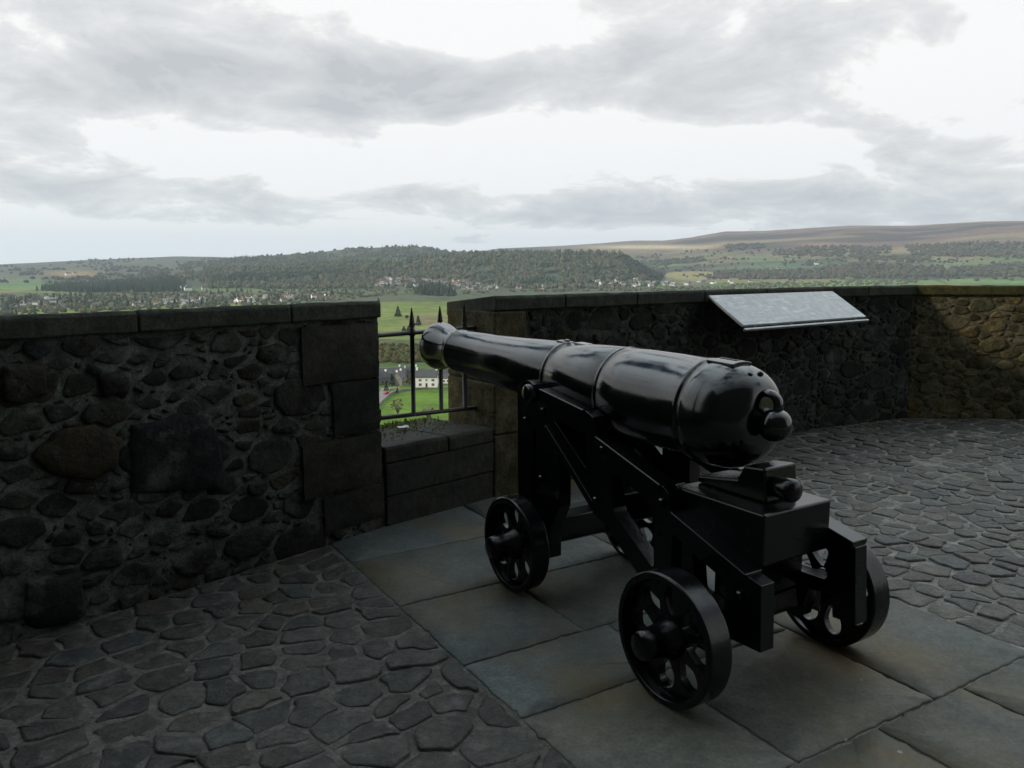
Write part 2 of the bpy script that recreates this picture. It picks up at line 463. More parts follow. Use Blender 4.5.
def build_terrain():
    th = np.concatenate([np.linspace(-math.pi, -.72, 60, endpoint=False), np.linspace(-.72, .72, 620), np.linspace(.72, math.pi, 60)[1:]])
    rr = np.concatenate([[2, 8, 12], np.geomspace(16, 300, 50), np.geomspace(304, 2300, 130), np.geomspace(2320, 8000, 190), [8600, 9600, 11000, 14000]])
    T, Rr = np.meshgrid(th, rr)
    X = Rr * np.sin(T); Y = Rr * np.cos(T); Z = tz(X, Y)
    n, m = T.shape
    V = np.stack([X, Y, Z], -1).reshape(-1, 3)
    i = np.arange(n - 1)[:, None] * m + np.arange(m - 1)[None, :]
    F = np.stack([i, i + 1, i + m + 1, i + m], -1).reshape(-1, 4)[:, ::-1]
    # colours of fields, moor and scrub, by where they lie on the land
    x, y = X, Y
    xp = 512 + 800 * np.tan(np.clip(T, -1.2, 1.2))
    dep = Rr * np.cos(np.clip(T, -.75, .75))
    yp = HORIZ - 800 * (Z - EYE) / dep            # only used to say which hillside a field belongs to
    a = fbm(x / 90, y / 90, 4, 21); b = fbm(x / 22, y / 22, 4, 22)
    # enclosed fields: jittered cells
    cs = 330.0
    gx = np.floor(x / cs); gy = np.floor(y / (cs * .8))
    best = np.full(x.shape, 1e18); sec = np.full(x.shape, 1e18); cid = np.zeros(x.shape)
    for ox in (-1, 0, 1):
        for oy in (-1, 0, 1):
            cx = gx + ox; cy = gy + oy
            h1 = np.sin(cx * 127.1 + cy * 311.7) * 43758.5453; h1 -= np.floor(h1)
            h2 = np.sin(cx * 269.5 + cy * 183.3) * 43758.5453; h2 -= np.floor(h2)
            px = (cx + .15 + .7 * h1) * cs; py = (cy + .15 + .7 * h2) * cs * .8
            dd = np.hypot(x - px, (y - py) * 1.2)
            new = dd < best
            sec = np.where(new, best, np.minimum(sec, dd)); cid = np.where(new, h1 * 7.31 + h2 * 3.7, cid); best = np.where(new, dd, best)
    rnd = cid - np.floor(cid)
    edge = np.clip((sec - best) / 26, 0, 1)

    def C(*c): return np.array(c)
    pal = [C(.095, .170, .055), C(.070, .135, .050), C(.130, .185, .065), C(.185, .165, .080), C(.080, .120, .045), C(.125, .115, .065)]
    col = np.zeros(x.shape + (3,))
    idx = np.floor(rnd * len(pal)).astype(int)
    for k, p in enumerate(pal): col[idx == k] = p
    col = col * C(1.12, 1.2, .95) * (0.75 + .5 * a)[..., None]
    hedge = C(.030, .034, .018)
    w = ((1 - edge) * np.where(Rr > 2600, .75, .5))[..., None]
    col = col * (1 - w) + hedge * w

    def blend(mask, c):
        nonlocal col
        mk = np.clip(mask, 0, 1)[..., None]
        col = col * (1 - mk) + np.asarray(c) * mk
    # open moor on the high ground
    moor = np.clip((Z + 20 + 130 * (a - .5)) / 120, 0, 1) * (Rr > 4200) * sstep(480, 560, xp)
    mcol = C(.165, .112, .088) * (.6 + .8 * fbm(x / 420, y / 160, 4, 31))[..., None]
    mtan = C(.24, .19, .115) * np.ones(x.shape + (1,))
    tanm = sstep(.56, .66, fbm(x / 700 + 3, y / 260, 4, 33))[..., None]
    mc = mcol * (1 - tanm) + mtan * tanm
    blend(moor, mc)
    blend(sstep(.53, .60, fbm(x / 800, y / 330, 4, 35)) * (Rr > 3500) * (xp > 640) * .8, C(.050, .042, .036))
    blend(np.exp(-((xp - 790) / 110) ** 2) * sstep(7000, 7500, Rr) * .7, C(.05, .052, .05))
    # pale stubble strip below the skyline, sunlight painted in; the oval hay field
    blend(np.exp(-((xp - 640) / 62) ** 2 - ((yp - 247.5) / 2.0) ** 2) * (Rr > 5200) * 1.2, C(.50, .42, .26))
    blend(np.exp(-((xp - 815) / 30) ** 2 - ((yp - 244.5) / 1.8) ** 2) * (Rr > 4500) * .7, C(.32, .20, .13))
    blend(np.exp(-((xp - 895) / 16) ** 2 - ((yp - 250.5) / 1.8) ** 2) * (Rr > 4500) * .8, C(.30, .23, .13))
    blend((1 - sstep(.8, 1.05, ((xp - 692) / 40) ** 2 + ((yp - 276) / 5) ** 2)) * (Rr > 2600), C(.26, .23, .095))
    blend(sstep(700, 760, xp) * (1 - sstep(980, 1040, xp)) * np.exp(-((yp - 268) / 6) ** 2) * (edge > .4) * .7, C(.10, .18, .09))
    # wooded hillsides: leaf litter and bracken between the trees
    wood = (xp < 665) * (Rr > 2380) * sstep(-70, -62, Z) * (1 - sstep(480, 660, xp) * (Rr > 4200))
    blend(wood * .85, C(.066, .074, .052) * (.6 + .9 * a)[..., None])
    blend((xp < 280) * (Rr > 4300) * .6, C(.085, .085, .06) * (.6 + .8 * a)[..., None])
    blend(np.exp(-((xp - 78) / 26) ** 2 - ((yp - 273.5) / 3.0) ** 2) * (Rr > 3500), C(.30, .20, .085))
    blend((xp < 45) * np.exp(-((yp - 281) / 4.5) ** 2) * (Rr > 2300) * .8, C(.13, .19, .085))
    # flat valley floor
    flat = (Z < -66) & (Rr > 300)
    town = flat & (Rr > 1650) & (Rr < 2500)
    blend(town * .75, C(.075, .070, .052) * (.5 + 1.0 * b)[..., None])
    blend(np.exp(-((xp - 300) / 110) ** 2 - ((yp - 290) / 1.6) ** 2) * flat * .9, C(.13, .19, .06))
    blend(np.exp(-((xp - 120) / 90) ** 2 - ((yp - 294) / 1.2) ** 2) * flat * .8, C(.14, .16, .07))
    golf = (Rr > 810) * (Rr < 1650)
    stripe = fbm(x / 160, y / 45, 4, 41)
    blend(golf * 1.0, (C(.125, .185, .035) * (1 - sstep(.4, .6, stripe))[..., None] + C(.185, .215, .060) * sstep(.4, .6, stripe)[..., None]) * (.75 + .5 * b)[..., None])
    blend(golf * np.exp(-((xp - 430) / 22) ** 2 - ((yp - 319) / 4.5) ** 2), C(.20, .16, .085))
    blend(golf * sstep(.62, .7, fbm(x / 50, y / 30, 3, 44)) * .6, C(.16, .14, .07))
    blend((Rr > 690) * (Rr < 815) * .85, C(.085, .095, .035) * (.4 + 1.2 * b)[..., None])
    blend((Rr > 520) * (Rr <= 690) * .8, C(.085, .120, .040) * (.5 + b)[..., None])
    fld = sstep(330, 350, Rr) * (1 - sstep(488, 494, Rr))
    blend(fld, C(.105, .185, .025) * (.62 + .75 * b)[..., None])
    blend((Rr < 345), C(.095, .115, .030) * (.4 + 1.1 * b)[..., None])
    me = bpy.data.meshes.new('terrain')
    me.from_pydata(V.tolist(), [], F.tolist())
    at = me.color_attributes.new('tone', 'FLOAT_COLOR', 'POINT')
    at.data.foreach_set('color', np.concatenate([col.reshape(-1, 3), np.ones((n * m, 1))], 1).astype(np.float32).ravel())
    me.polygons.foreach_set('use_smooth', [True] * len(me.polygons))
    mt, nt, bs = mat('land')
    at_ = node(nt, 'ShaderNodeAttribute', attribute_name='tone')
    geo = node(nt, 'ShaderNodeNewGeometry')
    g, f = noise_col(nt, geo.outputs['Position'], .05, (.65, .65, .65), (1.35, 1.35, 1.35), detail=8, rough=.7)
    nt.links.new(mixc(nt, 1.0, at_.outputs['Color'], g, 'MULTIPLY'), bs.inputs['Base Color'])
    bs.inputs['Roughness'].default_value = .95; bs.inputs['Specular IOR Level'].default_value = .1
    me.materials.append(mt)
    o = bpy.data.objects.new('terrain', me); COL.objects.link(o)
    tag(o, kind='structure')


build_terrain()


def build_haze():
    b = MB(); b.box(-16000, 16000, -16000, 16000, -480, 470)
    m = bpy.data.materials.new('haze_air'); m.use_nodes = True
    nt = m.node_tree; nt.nodes.clear()
    v = node(nt, 'ShaderNodeVolumePrincipled')
    v.inputs['Color'].default_value = (.70, .86, 1.0, 1); v.inputs['Density'].default_value = 6.0e-5
    v.inputs['Anisotropy'].default_value = 0.2
    out = node(nt, 'ShaderNodeOutputMaterial'); nt.links.new(v.outputs[0], out.inputs['Volume'])
    tag(b.build('haze', m), kind='stuff')


build_haze()

# ------------------------------------------------------------------ stone patterns (real stones, each a raised face in the wall's or pavement's own mesh)


def clip_poly(poly, a, b, c):
    """keep a*x + b*y <= c"""
    out = []
    n = len(poly)
    for i in range(n):
        p = poly[i]; q = poly[(i + 1) % n]
        dp = a * p[0] + b * p[1] - c; dq = a * q[0] + b * q[1] - c
        if dp <= 0: out.append(p)
        if (dp < 0 < dq) or (dq < 0 < dp):
            t = dp / (dp - dq); out.append((p[0] + t * (q[0] - p[0]), p[1] + t * (q[1] - p[1])))
    return out


def power_cells(seeds, bounds, ay=1.0, reach=.7):
    """seeds: (x, y, radius); returns polygons of the power diagram inside bounds, y stretched by ay"""
    x0, x1, y0, y1 = bounds
    P = [(s[0], s[1] * ay, s[2]) for s in seeds]
    g = {}
    cs = reach
    for i, p in enumerate(P): g.setdefault((int(p[0] // cs), int(p[1] // cs)), []).append(i)
    res = []
    for i, (x, y, r) in enumerate(P):
        poly = [(x0, y0 * ay), (x1, y0 * ay), (x1, y1 * ay), (x0, y1 * ay)]
        near = []
        cx, cy = int(x // cs), int(y // cs)
        for a in (-1, 0, 1):
            for b in (-1, 0, 1): near += g.get((cx + a, cy + b), [])
        near = sorted((j for j in near if j != i), key=lambda j: (P[j][0] - x) ** 2 + (P[j][1] - y) ** 2)[:34]
        for j in near:
            X, Y, Rj = P[j]
            A = 2 * (X - x); B = 2 * (Y - y)
            Cc = X * X + Y * Y - x * x - y * y + r * r - Rj * Rj
            poly = clip_poly(poly, A, B, Cc)
            if len(poly) < 3: break
        res.append([(p[0], p[1] / ay) for p in poly] if len(poly) >= 3 else None)
    return res


def inset(poly, d):
    """move every edge of a convex polygon inwards by d"""
    n = len(poly)
    area = sum(poly[i][0] * poly[(i + 1) % n][1] - poly[(i + 1) % n][0] * poly[i][1] for i in range(n))
    s = 1 if area > 0 else -1
    out = list(poly)
    for i in range(n):
        p = poly[i]; q = poly[(i + 1) % n]
        ex, ey = q[0] - p[0], q[1] - p[1]; l = math.hypot(ex, ey)
        if l < 1e-7: continue
        nx, ny = ey / l * s, -ex / l * s
        out = clip_poly(out, nx, ny, nx * p[0] + ny * p[1] - d)
        if len(out) < 3: return None
    return out


def chaikin(poly, t=.22):
    out = []
    n = len(poly)
    for i in range(n):
        p = poly[i]; q = poly[(i + 1) % n]
        out.append((p[0] + t * (q[0] - p[0]), p[1] + t * (q[1] - p[1])))
        out.append((p[0] + (1 - t) * (q[0] - p[0]), p[1] + (1 - t) * (q[1] - p[1])))
    return out


def stone(mb, poly, gap, height, to3, col, rnd=.012, dome=.25, matidx=0):
    p = inset(poly, gap)
    if not p or len(p) < 3: return
    # subdivide long edges so the outline can wobble
    q = []
    for i in range(len(p)):
        a = p[i]; b = p[(i + 1) % len(p)]
        l = math.hypot(a[0] - b[0], a[1] - b[1])
        k = max(1, int(l / .045))
        for t in range(k): q.append((a[0] + (b[0] - a[0]) * t / k, a[1] + (b[1] - a[1]) * t / k))
    if len(q) < 3: return
    q = [(x + random.uniform(-rnd, rnd), y + random.uniform(-rnd, rnd)) for x, y in q]
    q = chaikin(q, .16)
    n = len(q)
    cx = sum(a[0] for a in q) / n; cy = sum(a[1] for a in q) / n
    size = min(.12, math.sqrt(sum((a[0] - cx) ** 2 + (a[1] - cy) ** 2 for a in q) / n))
    tx, ty = random.uniform(-.05, .05), random.uniform(-.05, .05)

    def lift(x, y, h): return to3(x, y, h + (x - cx) * tx + (y - cy) * ty)
    vs = []
    rings = [(1.0, -.02), (.985, height * .55), (1 - .012 / max(size, .03), height * .92), (.62, height * (1 + dome * .6)), (.3, height * (1 + dome))]
    for s_, h in rings:
        for (x, y) in q:
            j = random.uniform(-1, 1) * min(.0045, height * .22) * (1 if size < .1 else .25) if s_ < .99 else 0
            vs.append(lift(cx + (x - cx) * s_, cy + (y - cy) * s_, h + j))
    vs.append(lift(cx, cy, height * (1 + dome)))
    fs = []
    for i in range(len(rings) - 1):
        for k in range(n):
            k2 = (k + 1) % n
            fs.append((i * n + k, i * n + k2, (i + 1) * n + k2, (i + 1) * n + k))
    o = (len(rings) - 1) * n
    for k in range(n): fs.append((o + k, o + (k + 1) % n, len(rings) * n))
    mb.add(vs, fs, matidx, True, col)


def stone_tone(warm=.0, lo=.55, hi=1.45):
    k = random.uniform(lo, hi)
    h = random.random()
    if h < .18 + warm: c = (1.25, .98, .78)
    elif h < .38 + warm: c = (.86, .98, 1.12)
    elif h < .5 + warm: c = (1.08, 1.0, .80)
    else: c = (1, 1, .96)
    return tuple(k * a for a in c)



def muted(c, k=.45):
    g = sum(c) / 3
    return tuple(g + (x - g) * k for x in c)


# ------------------------------------------------------------------ pavement
SA = R_(31)
AX = Vector((math.cos(SA), math.sin(SA), 0)); BX = Vector((-math.sin(SA), math.cos(SA), 0))


def AB(a, b, z=0.0): return AX * a + BX * b + Vector((0, 0, z))


WALL = [Vector(p) for p in ((-5.9, -1.0, 0), (-.80, 4.76, 0), (-.13, 5.42, 0), (3.0, 7.79, 0), (4.18, 8.36, 0), (9.6, 8.05, 0))]
A_L, A_R = 1.39, 3.49


def inside_walls(p, m=0.0):
    for i in range(len(WALL) - 1):
        a, b = WALL[i], WALL[i + 1]
        d = (b - a).normalized(); n = Vector((d.y, -d.x, 0))
        if (p - a).dot(n) < m: return False
    return True


def build_pavement():
    bed = MB()
    nx, ny = 90, 80
    vs = []; fs = []
    for j in range(ny + 1):
        for i in range(nx + 1):
            x = -9 + 20 * i / nx; y = -5 + 14.2 * j / ny
            vs.append((x, y, -.0082 + .003 * math.sin(x * 3.1) * math.sin(y * 2.7)))
    # the bed stops under the walls
    keep = {}
    for j in range(ny):
        for i in range(nx):
            q = [j * (nx + 1) + i, j * (nx + 1) + i + 1, (j + 1) * (nx + 1) + i + 1, (j + 1) * (nx + 1) + i]
            c = sum((Vector(vs[k]) for k in q), Vector()) / 4; c.z = 0
            if inside_walls(c, -.25): fs.append(q)
    bed.add(vs, fs, 0, True)
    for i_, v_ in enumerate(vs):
        k_ = float(.80 + .75 * sstep(1.2, 3.6, Vector((v_[0], v_[1], 0)).dot(AX)))  # mortar painted lighter towards the right, standing in for light falloff
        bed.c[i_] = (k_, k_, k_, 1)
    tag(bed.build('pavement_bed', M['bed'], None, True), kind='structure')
    cob = MB()
    bounds = (-6.5, 9.5, 0.2, 9.6)
    seeds = []
    b = -3.6
    while b < 9.0:
        pitch = random.uniform(.115, .185)
        a = -7.0 + random.random() * .2
        while a < 12.5:
            step = random.uniform(.09, .27)
            p = AB(a + step / 2, b + pitch / 2 + random.uniform(-.05, .05))
            a += step
            aa = p.dot(AX)
            if A_L - .02 < aa < A_R + .02: continue
            if p.y < .9 or p.x > 8.6 or not inside_walls(p, -.05): continue
            seeds.append((aa, p.dot(BX), random.uniform(.0, .045)))
        b += pitch
    cells = power_cells(seeds, (-9, 14, -6, 12), 1.0, .5)
    for sd_, poly in zip(seeds, cells):
        if not poly: continue
        poly = clip_poly(poly, 1, 0, A_L - .004) if sd_[0] < A_L else clip_poly(poly, -1, 0, -A_R - .004)
        for i in range(len(WALL) - 1):
            w0 = WALL[i]; dd = (WALL[i + 1] - w0).normalized(); nn_ = Vector((-dd.y, dd.x, 0))
            poly = clip_poly(poly, nn_.dot(AX), nn_.dot(BX), nn_.dot(w0) - .01)
            if len(poly) < 3: break
        if len(poly) < 3: continue
        if max(math.hypot(p[0] - sd_[0], p[1] - sd_[1]) for p in poly) > .45: continue
        k = random.uniform(.007, .017)
        h0 = random.uniform(-.004, .006)
        stone(cob, poly, k, random.uniform(.004, .009), lambda x, y, h: AB(x, y, -.008 + h + h0), muted(stone_tone(.0, .85, 1.5) if sd_[0] > A_R else stone_tone(.0, .42, .85)), .014, .08)  # left cobbles darker, right ones lighter: uneven light put into stone tone
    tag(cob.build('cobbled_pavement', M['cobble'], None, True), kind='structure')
    # big worn flagstones
    fl = MB()
    slabs = [(1.39, 2.03, 1.57, 2.25), (2.03, 2.785, 1.57, 2.25), (2.785, 3.48, 1.57, 2.55),
             (1.39, 2.12, 2.25, 2.70), (2.12, 2.785, 2.25, 2.70), (2.785, 3.48, 2.55, 3.45),
             (1.39, 2.0, 2.70, 3.36), (2.0, 2.785, 2.70, 3.36), (1.39, 2.22, 3.36, 4.02), (2.22, 2.785, 3.36, 4.02), (2.785, 3.48, 3.45, 4.3),
             (1.39, 2.4, 4.02, 5.0), (2.4, 2.785, 4.02, 5.0), (2.785, 3.48, 4.3, 5.0),
             (1.39, 2.43, .85, 1.57), (2.43, 2.95, .85, 1.57), (2.95, 3.48, .80, 1.57),
             (1.39, 2.2, .1, .85), (2.2, 2.95, .1, .85), (2.95, 3.48, .1, .80), (1.39, 3.48, -.7, .1)]
    for (a0, a1, b0, b1) in slabs:
        poly = [(a0, b0), (a1, b0), (a1, b1), (a0, b1)]
        t = muted(stone_tone(0, .85, 1.15), .35)
        p = inset(poly, .006)
        tiltx, tilty = random.uniform(-.003, .003), random.uniform(-.003, .003)
        q = []
        for i in range(4):
            a, c = p[i], p[(i + 1) % 4]
            chip = random.randrange(26)
            for k in range(26):
                e = .004 if k != chip else .016
                q.append((a[0] + (c[0] - a[0]) * k / 26 + random.uniform(-e, e), a[1] + (c[1] - a[1]) * k / 26 + random.uniform(-e, e)))
        n = len(q); cx, cy = (a0 + a1) / 2, (b0 + b1) / 2
        vs = []
        for s_, h in ((1, -.03), (1, -.006), (.985, .0), (.5, .001)):
            for (x, y) in q:
                X, Y = cx + (x - cx) * s_, cy + (y - cy) * s_
                vs.append(AB(X, Y, h + (X - cx) * tiltx + (Y - cy) * tilty))
        vs.append(AB(cx, cy, .001))
        fs = []
        for i in range(3):
            for k in range(n): fs.append((i * n + k, i * n + (k + 1) % n, (i + 1) * n + (k + 1) % n, (i + 1) * n + k))
        for k in range(n): fs.append((3 * n + k, 3 * n + (k + 1) % n, 4 * n))
        fl.add(vs, fs, 0, True, t)
    tag(fl.build('flagstone_pavement', M['flag'], None, True), kind='structure')


build_pavement()

# ------------------------------------------------------------------ parapet walls
WT = 0.55          # thickness
ZT = 1.395         # top of the coping
CT = 0.10


def wall_frame(p0, p1):
    d = (p1 - p0).normalized(); n = Vector((d.y, -d.x, 0))       # n points into the court
    return d, n


def wall_core(p0, p1, z0, z1a, z1b, name, material, root, t=WT, push0=0.0, push1=0.0):
    """solid body: inner height z1a, outer height z1b"""
    d, n = wall_frame(p0, p1)
    q0, q1 = p0, p1
    o0 = p0 - n * t - d * push0; o1 = p1 - n * t + d * push1
    N = max(2, int((q1 - q0).length / .12)); K = 8
    b = MB(); vs = []; fs = []
    for i in range(N + 1):
        for k in range(K + 1):
            p = q0.lerp(q1, i / N); vs.append((p.x, p.y, z0 * 0 + (-.05) + (z1a + .05) * k / K))
    for i in range(N):
        for k in range(K): fs.append((i * (K + 1) + k, (i + 1) * (K + 1) + k, (i + 1) * (K + 1) + k + 1, i * (K + 1) + k + 1))
    b.add(vs, fs)
    c = [q0 + Vector((0, 0, z0)), q1 + Vector((0, 0, z0)), o1 + Vector((0, 0, z0)), o0 + Vector((0, 0, z0)),
         q0 + Vector((0, 0, z1a)), q1 + Vector((0, 0, z1a)), o1 + Vector((0, 0, z1b)), o0 + Vector((0, 0, z1b)),
         q0 + Vector((0, 0, -.05)), q1 + Vector((0, 0, -.05))]
    b.add(c, [(0, 3, 2, 1), (4, 5, 6, 7), (1, 2, 6, 5), (2, 3, 7, 6), (3, 0, 4, 7), (0, 1, 9, 8)])
    return b.build(name, material, root)


def px_on_wall(x, y, p0, p1):
    d, n = wall_frame(p0, p1)
    r = ray(x, y)
    den = r.x * n.x + r.y * n.y
    t = (p0.x * n.x + p0.y * n.y) / den
    q = r * t
    return (Vector((q.x, q.y, 0)) - p0).dot(d), EYE + q.z


def rubble(p0, p1, v1, root, material, big=(), rmin=.03, rmax=.17, ulo=0.0, gap=(.006, .02), seed=1, vis=(0, 1e9), skip=None, tone=(.5, 1.5), pack=.80):
    random.seed(seed)
    d, n = wall_frame(p0, p1)
    Lw = (p1 - p0).length
    seeds = [tuple(s) for s in big]
    tries = 0
    lo, hi = max(ulo, vis[0]), min(Lw, vis[1])
    area = (hi - lo) * v1
    grid = {}

    def near(u, v):
        for a in range(int(u // .3) - 1, int(u // .3) + 2):
            for c in range(int(v // .3) - 1, int(v // .3) + 2):
                for s in grid.get((a, c), ()): yield s
    for s in seeds: grid.setdefault((int(s[0] // .3), int(s[1] // .3)), []).append(s)
    for rad, cnt in ((rmax, 60), (.105, 400), (.075, 1500), (.048, 4000), (rmin, 6000)):
        for _ in range(int(cnt * area / 4)):
            u = random.uniform(lo, hi); v = random.uniform(0, v1)
            r = rad * random.uniform(.85, 1.15)
            if all(math.hypot((s[0] - u), (s[1] - v) * 1.75) > (s[2] + r) * pack for s in near(u, v)):
                s = (u, v, r); seeds.append(s); grid.setdefault((int(u // .3), int(v // .3)), []).append(s)
    cells = power_cells(seeds, (lo, hi, -.02, v1), 1.7, .6)
    mb = MB()

    def to3(u, v, h):
        return p0 + d * u + n * h + Vector((0, 0, v))
    for s, poly in zip(seeds, cells):
        if not poly: continue
        if skip and skip(s[0], s[1]): continue
        if len(s) > 3: col = s[3]
        else: col = muted(stone_tone(.0, *tone), .6)
        stone(mb, poly, random.uniform(*gap), random.choice((random.uniform(.002, .010), random.uniform(.006, .020))), to3, col, .014, .10)
    return mb.build('rubble_face', material, root, True)


def coping(p0, p1, cuts, root, material, z=ZT, t=WT, over=.035, ang0=0.0, ang1=0.0, slope=.06):
    d, n = wall_frame(p0, p1)
    L_ = (p1 - p0).length
    us = [0.0] + list(cuts) + [L_]
    for i in range(len(us) - 1):
        a = us[i] + (.004 if i else 0); b = us[i + 1] - (.004 if i < len(us) - 2 else 0)
        mb = MB()
        tn = random.uniform(.85, 1.15)
        prof = [(over, z - CT), (over + .002, z - .018), (over - .014, z), (-t - .03, z - slope), (-t - .03, z - slope - CT + .0)]
        N = max(2, int((b - a) / .1)); P = len(prof)
        vs = []
        for k in range(N + 1):
            u = a + (b - a) * k / N
            for j, (o, zz) in enumerate(prof):
                du = 0
                if k == 0 and i == 0: du = -ang0 * o
                if k == N and i == len(us) - 2: du = ang1 * o
                jj = random.uniform(-.003, .003)
                vs.append(p0 + d * (u + du) + n * (o + jj) + Vector((0, 0, zz + random.uniform(-.003, .003))))
        fs = []
        for k in range(N):
            for j in range(P): fs.append((k * P + j, k * P + (j + 1) % P, (k + 1) * P + (j + 1) % P, (k + 1) * P + j))
        fs.append(tuple(range(P))[::-1]); fs.append(tuple(range(N * P, N * P + P)))
        mb.add(vs, fs, 0, False, (tn, tn, tn * .98))
        bevel(mb.build('coping_stone', material, root, True), .008, 2)


def build_walls():
    DEPTH = -8.5
    # ---- left parapet
    p0, p1 = WALL[0], WALL[1]
    d, n = wall_frame(p0, p1)
    Lw = (p1 - p0).length
    root = thing('parapet_wall', 'dark rubble parapet wall left of the barred gap, with squared end stones', 'wall')
    wall_core(p0, p1, DEPTH, ZT - CT - .002, ZT - CT - .062, 'core', M['mortar'], root)
    brown = (1.25, .95, .68); slate = (.55, .66, .78); dark = (.62, .66, .66)
    big = []
    for (x, y, rp, c) in ((77, 450, 42, brown), (150, 455, 36, slate), (200, 455, 36, slate), (24, 386, 36, (1.05, .9, .75)), (76, 386, 22, (.9, .85, .75)), (114, 381, 17, dark),
                          (155, 379, 15, dark), (57, 507, 24, dark), (15, 530, 34, dark), (20, 600, 40, dark), (55, 610, 34, dark), (135, 575, 28, dark), (195, 560, 26, (.8, .8, .78)), (120, 512, 22, dark),
                          (265, 428, 9, (2.2, 1.75, 1.0)), (248, 476, 13, (1.9, 1.75, 1.5)), (278, 373, 12, dark), (215, 393, 20, dark), (235, 360, 14, dark), (285, 478, 20, (1.1, .8, .62)), (250, 510, 24, dark), (60, 414, 18, dark), (200, 510, 22, dark)):
        u, v = px_on_wall(x, y, p0, p1)
        q = p0 + d * u
        big.append((u, max(.03, v), rp * q.y / 800 * 1.05, c))
    u_vis = px_on_wall(0, 450, p0, p1)[0]
    lb = MB()
    for outl, c in (([(31, 458), (52, 430), (92, 421), (121, 438), (120, 466), (92, 481), (52, 477)], (1.15, .88, .62)), ([(127, 426), (176, 413), (206, 412), (224, 466), (223, 490), (128, 495)], (.50, .60, .68)),
                    ([(98, 372), (131, 369), (130, 396), (100, 398)], (.85, .8, .75)), ([(0, 362), (44, 364), (46, 392), (22, 402), (0, 402)], (.8, .72, .62)), ([(22, 578), (82, 572), (84, 618), (24, 628)], (.5, .55, .55))):
        stone(lb, [px_on_wall(x, y, p0, p1) for x, y in outl], .003, .038, lambda u, v, h: p0 + d * u + n * h + Vector((0, 0, v)), c, .012, .10)
    lb.build('large_stones', M['rubble'], root, True)
    rubble(p0, p1, ZT - CT - .01, root, M['rubble'], big, vis=(u_vis - 2.2, Lw + .005), seed=5)
    cuts = sorted([px_on_wall(135, 318, p0, p1)[0], px_on_wall(288, 310, p0, p1)[0], u_vis - 1.0, u_vis - 2.3, u_vis - 3.6])
    coping(p0, p1, cuts, root, M['coping'])
    # squared end stones
    def quoin(box, pr, tone):
        (x0, y0, x1, y1) = box
        u0, v1 = px_on_wall(x0, y0, p0, p1); u1, v0 = px_on_wall(x1, y1, p0, p1)
        v1 = px_on_wall(x1, y0, p0, p1)[1]
        mb = MB(); N = 8; vs = []; fs = []
        u1 = min(u1, Lw + .012)
        T = WT * .98
        for i in range(N + 1):
            for k in range(N + 1):
                u = u0 + (u1 - u0) * i / N; v = v0 + (v1 - v0) * k / N
                e = min(i, N - i, k, N - k)
                vs.append(p0 + d * (u + random.uniform(-.004, .004)) + n * (pr + random.uniform(-.003, .003) - (.008 if e == 0 else 0)) + Vector((0, 0, v + random.uniform(-.004, .004))))
        for i in range(N):
            for k in range(N): fs.append((i * (N + 1) + k, (i + 1) * (N + 1) + k, (i + 1) * (N + 1) + k + 1, i * (N + 1) + k + 1))
        mb.add(vs, fs, 0, True, tone)
        mb.box(u0, u1, -T, pr - .009, v0, v1, Matrix(((d.x, n.x, 0, p0.x), (d.y, n.y, 0, p0.y), (0, 0, 1, 0), (0, 0, 0, 1))), 0, tone)
        fix_normals(mb.build('quoin_stone', M['quoin'], root, True))
    quoin((299, 322, 377, 376), .028, (1.0, .97, .9))
    quoin((331, 378, 378, 428), .026, (.72, .76, .75))
    quoin((300, 431, 380, 480), .029, (1.1, 1.06, .98))
    quoin((322, 483, 383, 516), .025, (.6, .62, .58))
    # ---- low sill wall in the gap
    p0, p1 = WALL[1], WALL[2]
    root = thing('sill_wall', 'low mossy stone sill wall across the gap under the muzzle', 'wall')
    SZ = .50
    wall_core(p0, p1, DEPTH, SZ - .10, SZ - .12, 'core', M['mortar'], root, WT + .1, -.02, -.02)
    dd, nn_ = wall_frame(p0, p1)
    M5 = Matrix(((dd.x, nn_.x, 0, p0.x), (dd.y, nn_.y, 0, p0.y), (0, 0, 1, 0), (0, 0, 0, 1)))
    for (u0, u1, v0, v1, tn) in ((.02, .925, .19, .395, .8), (.02, .925, -.03, .186, .7)):
        mb = MB(); mb.box(u0, u1, -.2, .026 - (.006 if v0 < 0 else 0), v0, v1, M5, 0, (tn, tn * 1.02, tn))
        bevel(mb.build('sill_block', M['quoin'], root, True), .012, 3)
    coping(p0 + wall_frame(p0, p1)[0] * .015, p1 - wall_frame(p0, p1)[0] * .03, [.5], root, M['quoin'], SZ, WT + .12, .03, slope=.03)
    # ---- right parapet behind the gun
    root = thing('parapet_wall', 'shadowed rubble parapet behind the cannon that carries the sloping information board', 'wall')
    p0, p1, p2 = WALL[2], WALL[3], WALL[4]
    d, n = wall_frame(p0, p1)
    wall_core(p0, p1, DEPTH, ZT - CT - .002, ZT - CT - .062, 'core', M['darkmortar'], root)
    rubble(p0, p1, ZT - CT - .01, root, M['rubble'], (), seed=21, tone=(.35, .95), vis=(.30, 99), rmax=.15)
    wall_core(p1, p2, DEPTH, ZT - CT - .004, ZT - CT - .062, 'core', M['darkmortar'], root)
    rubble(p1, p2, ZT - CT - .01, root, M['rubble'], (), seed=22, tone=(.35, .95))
    coping(p0, p1, [.62, 1.35, 2.15, 3.0], root, M['coping'], over=.035)
    coping(p1, p2, [.6], root, M['coping'], over=.035)
    # dressed blocks of the jamb of the gap
    zz = [-.05, .44, .80, 1.08, ZT - CT - .004]
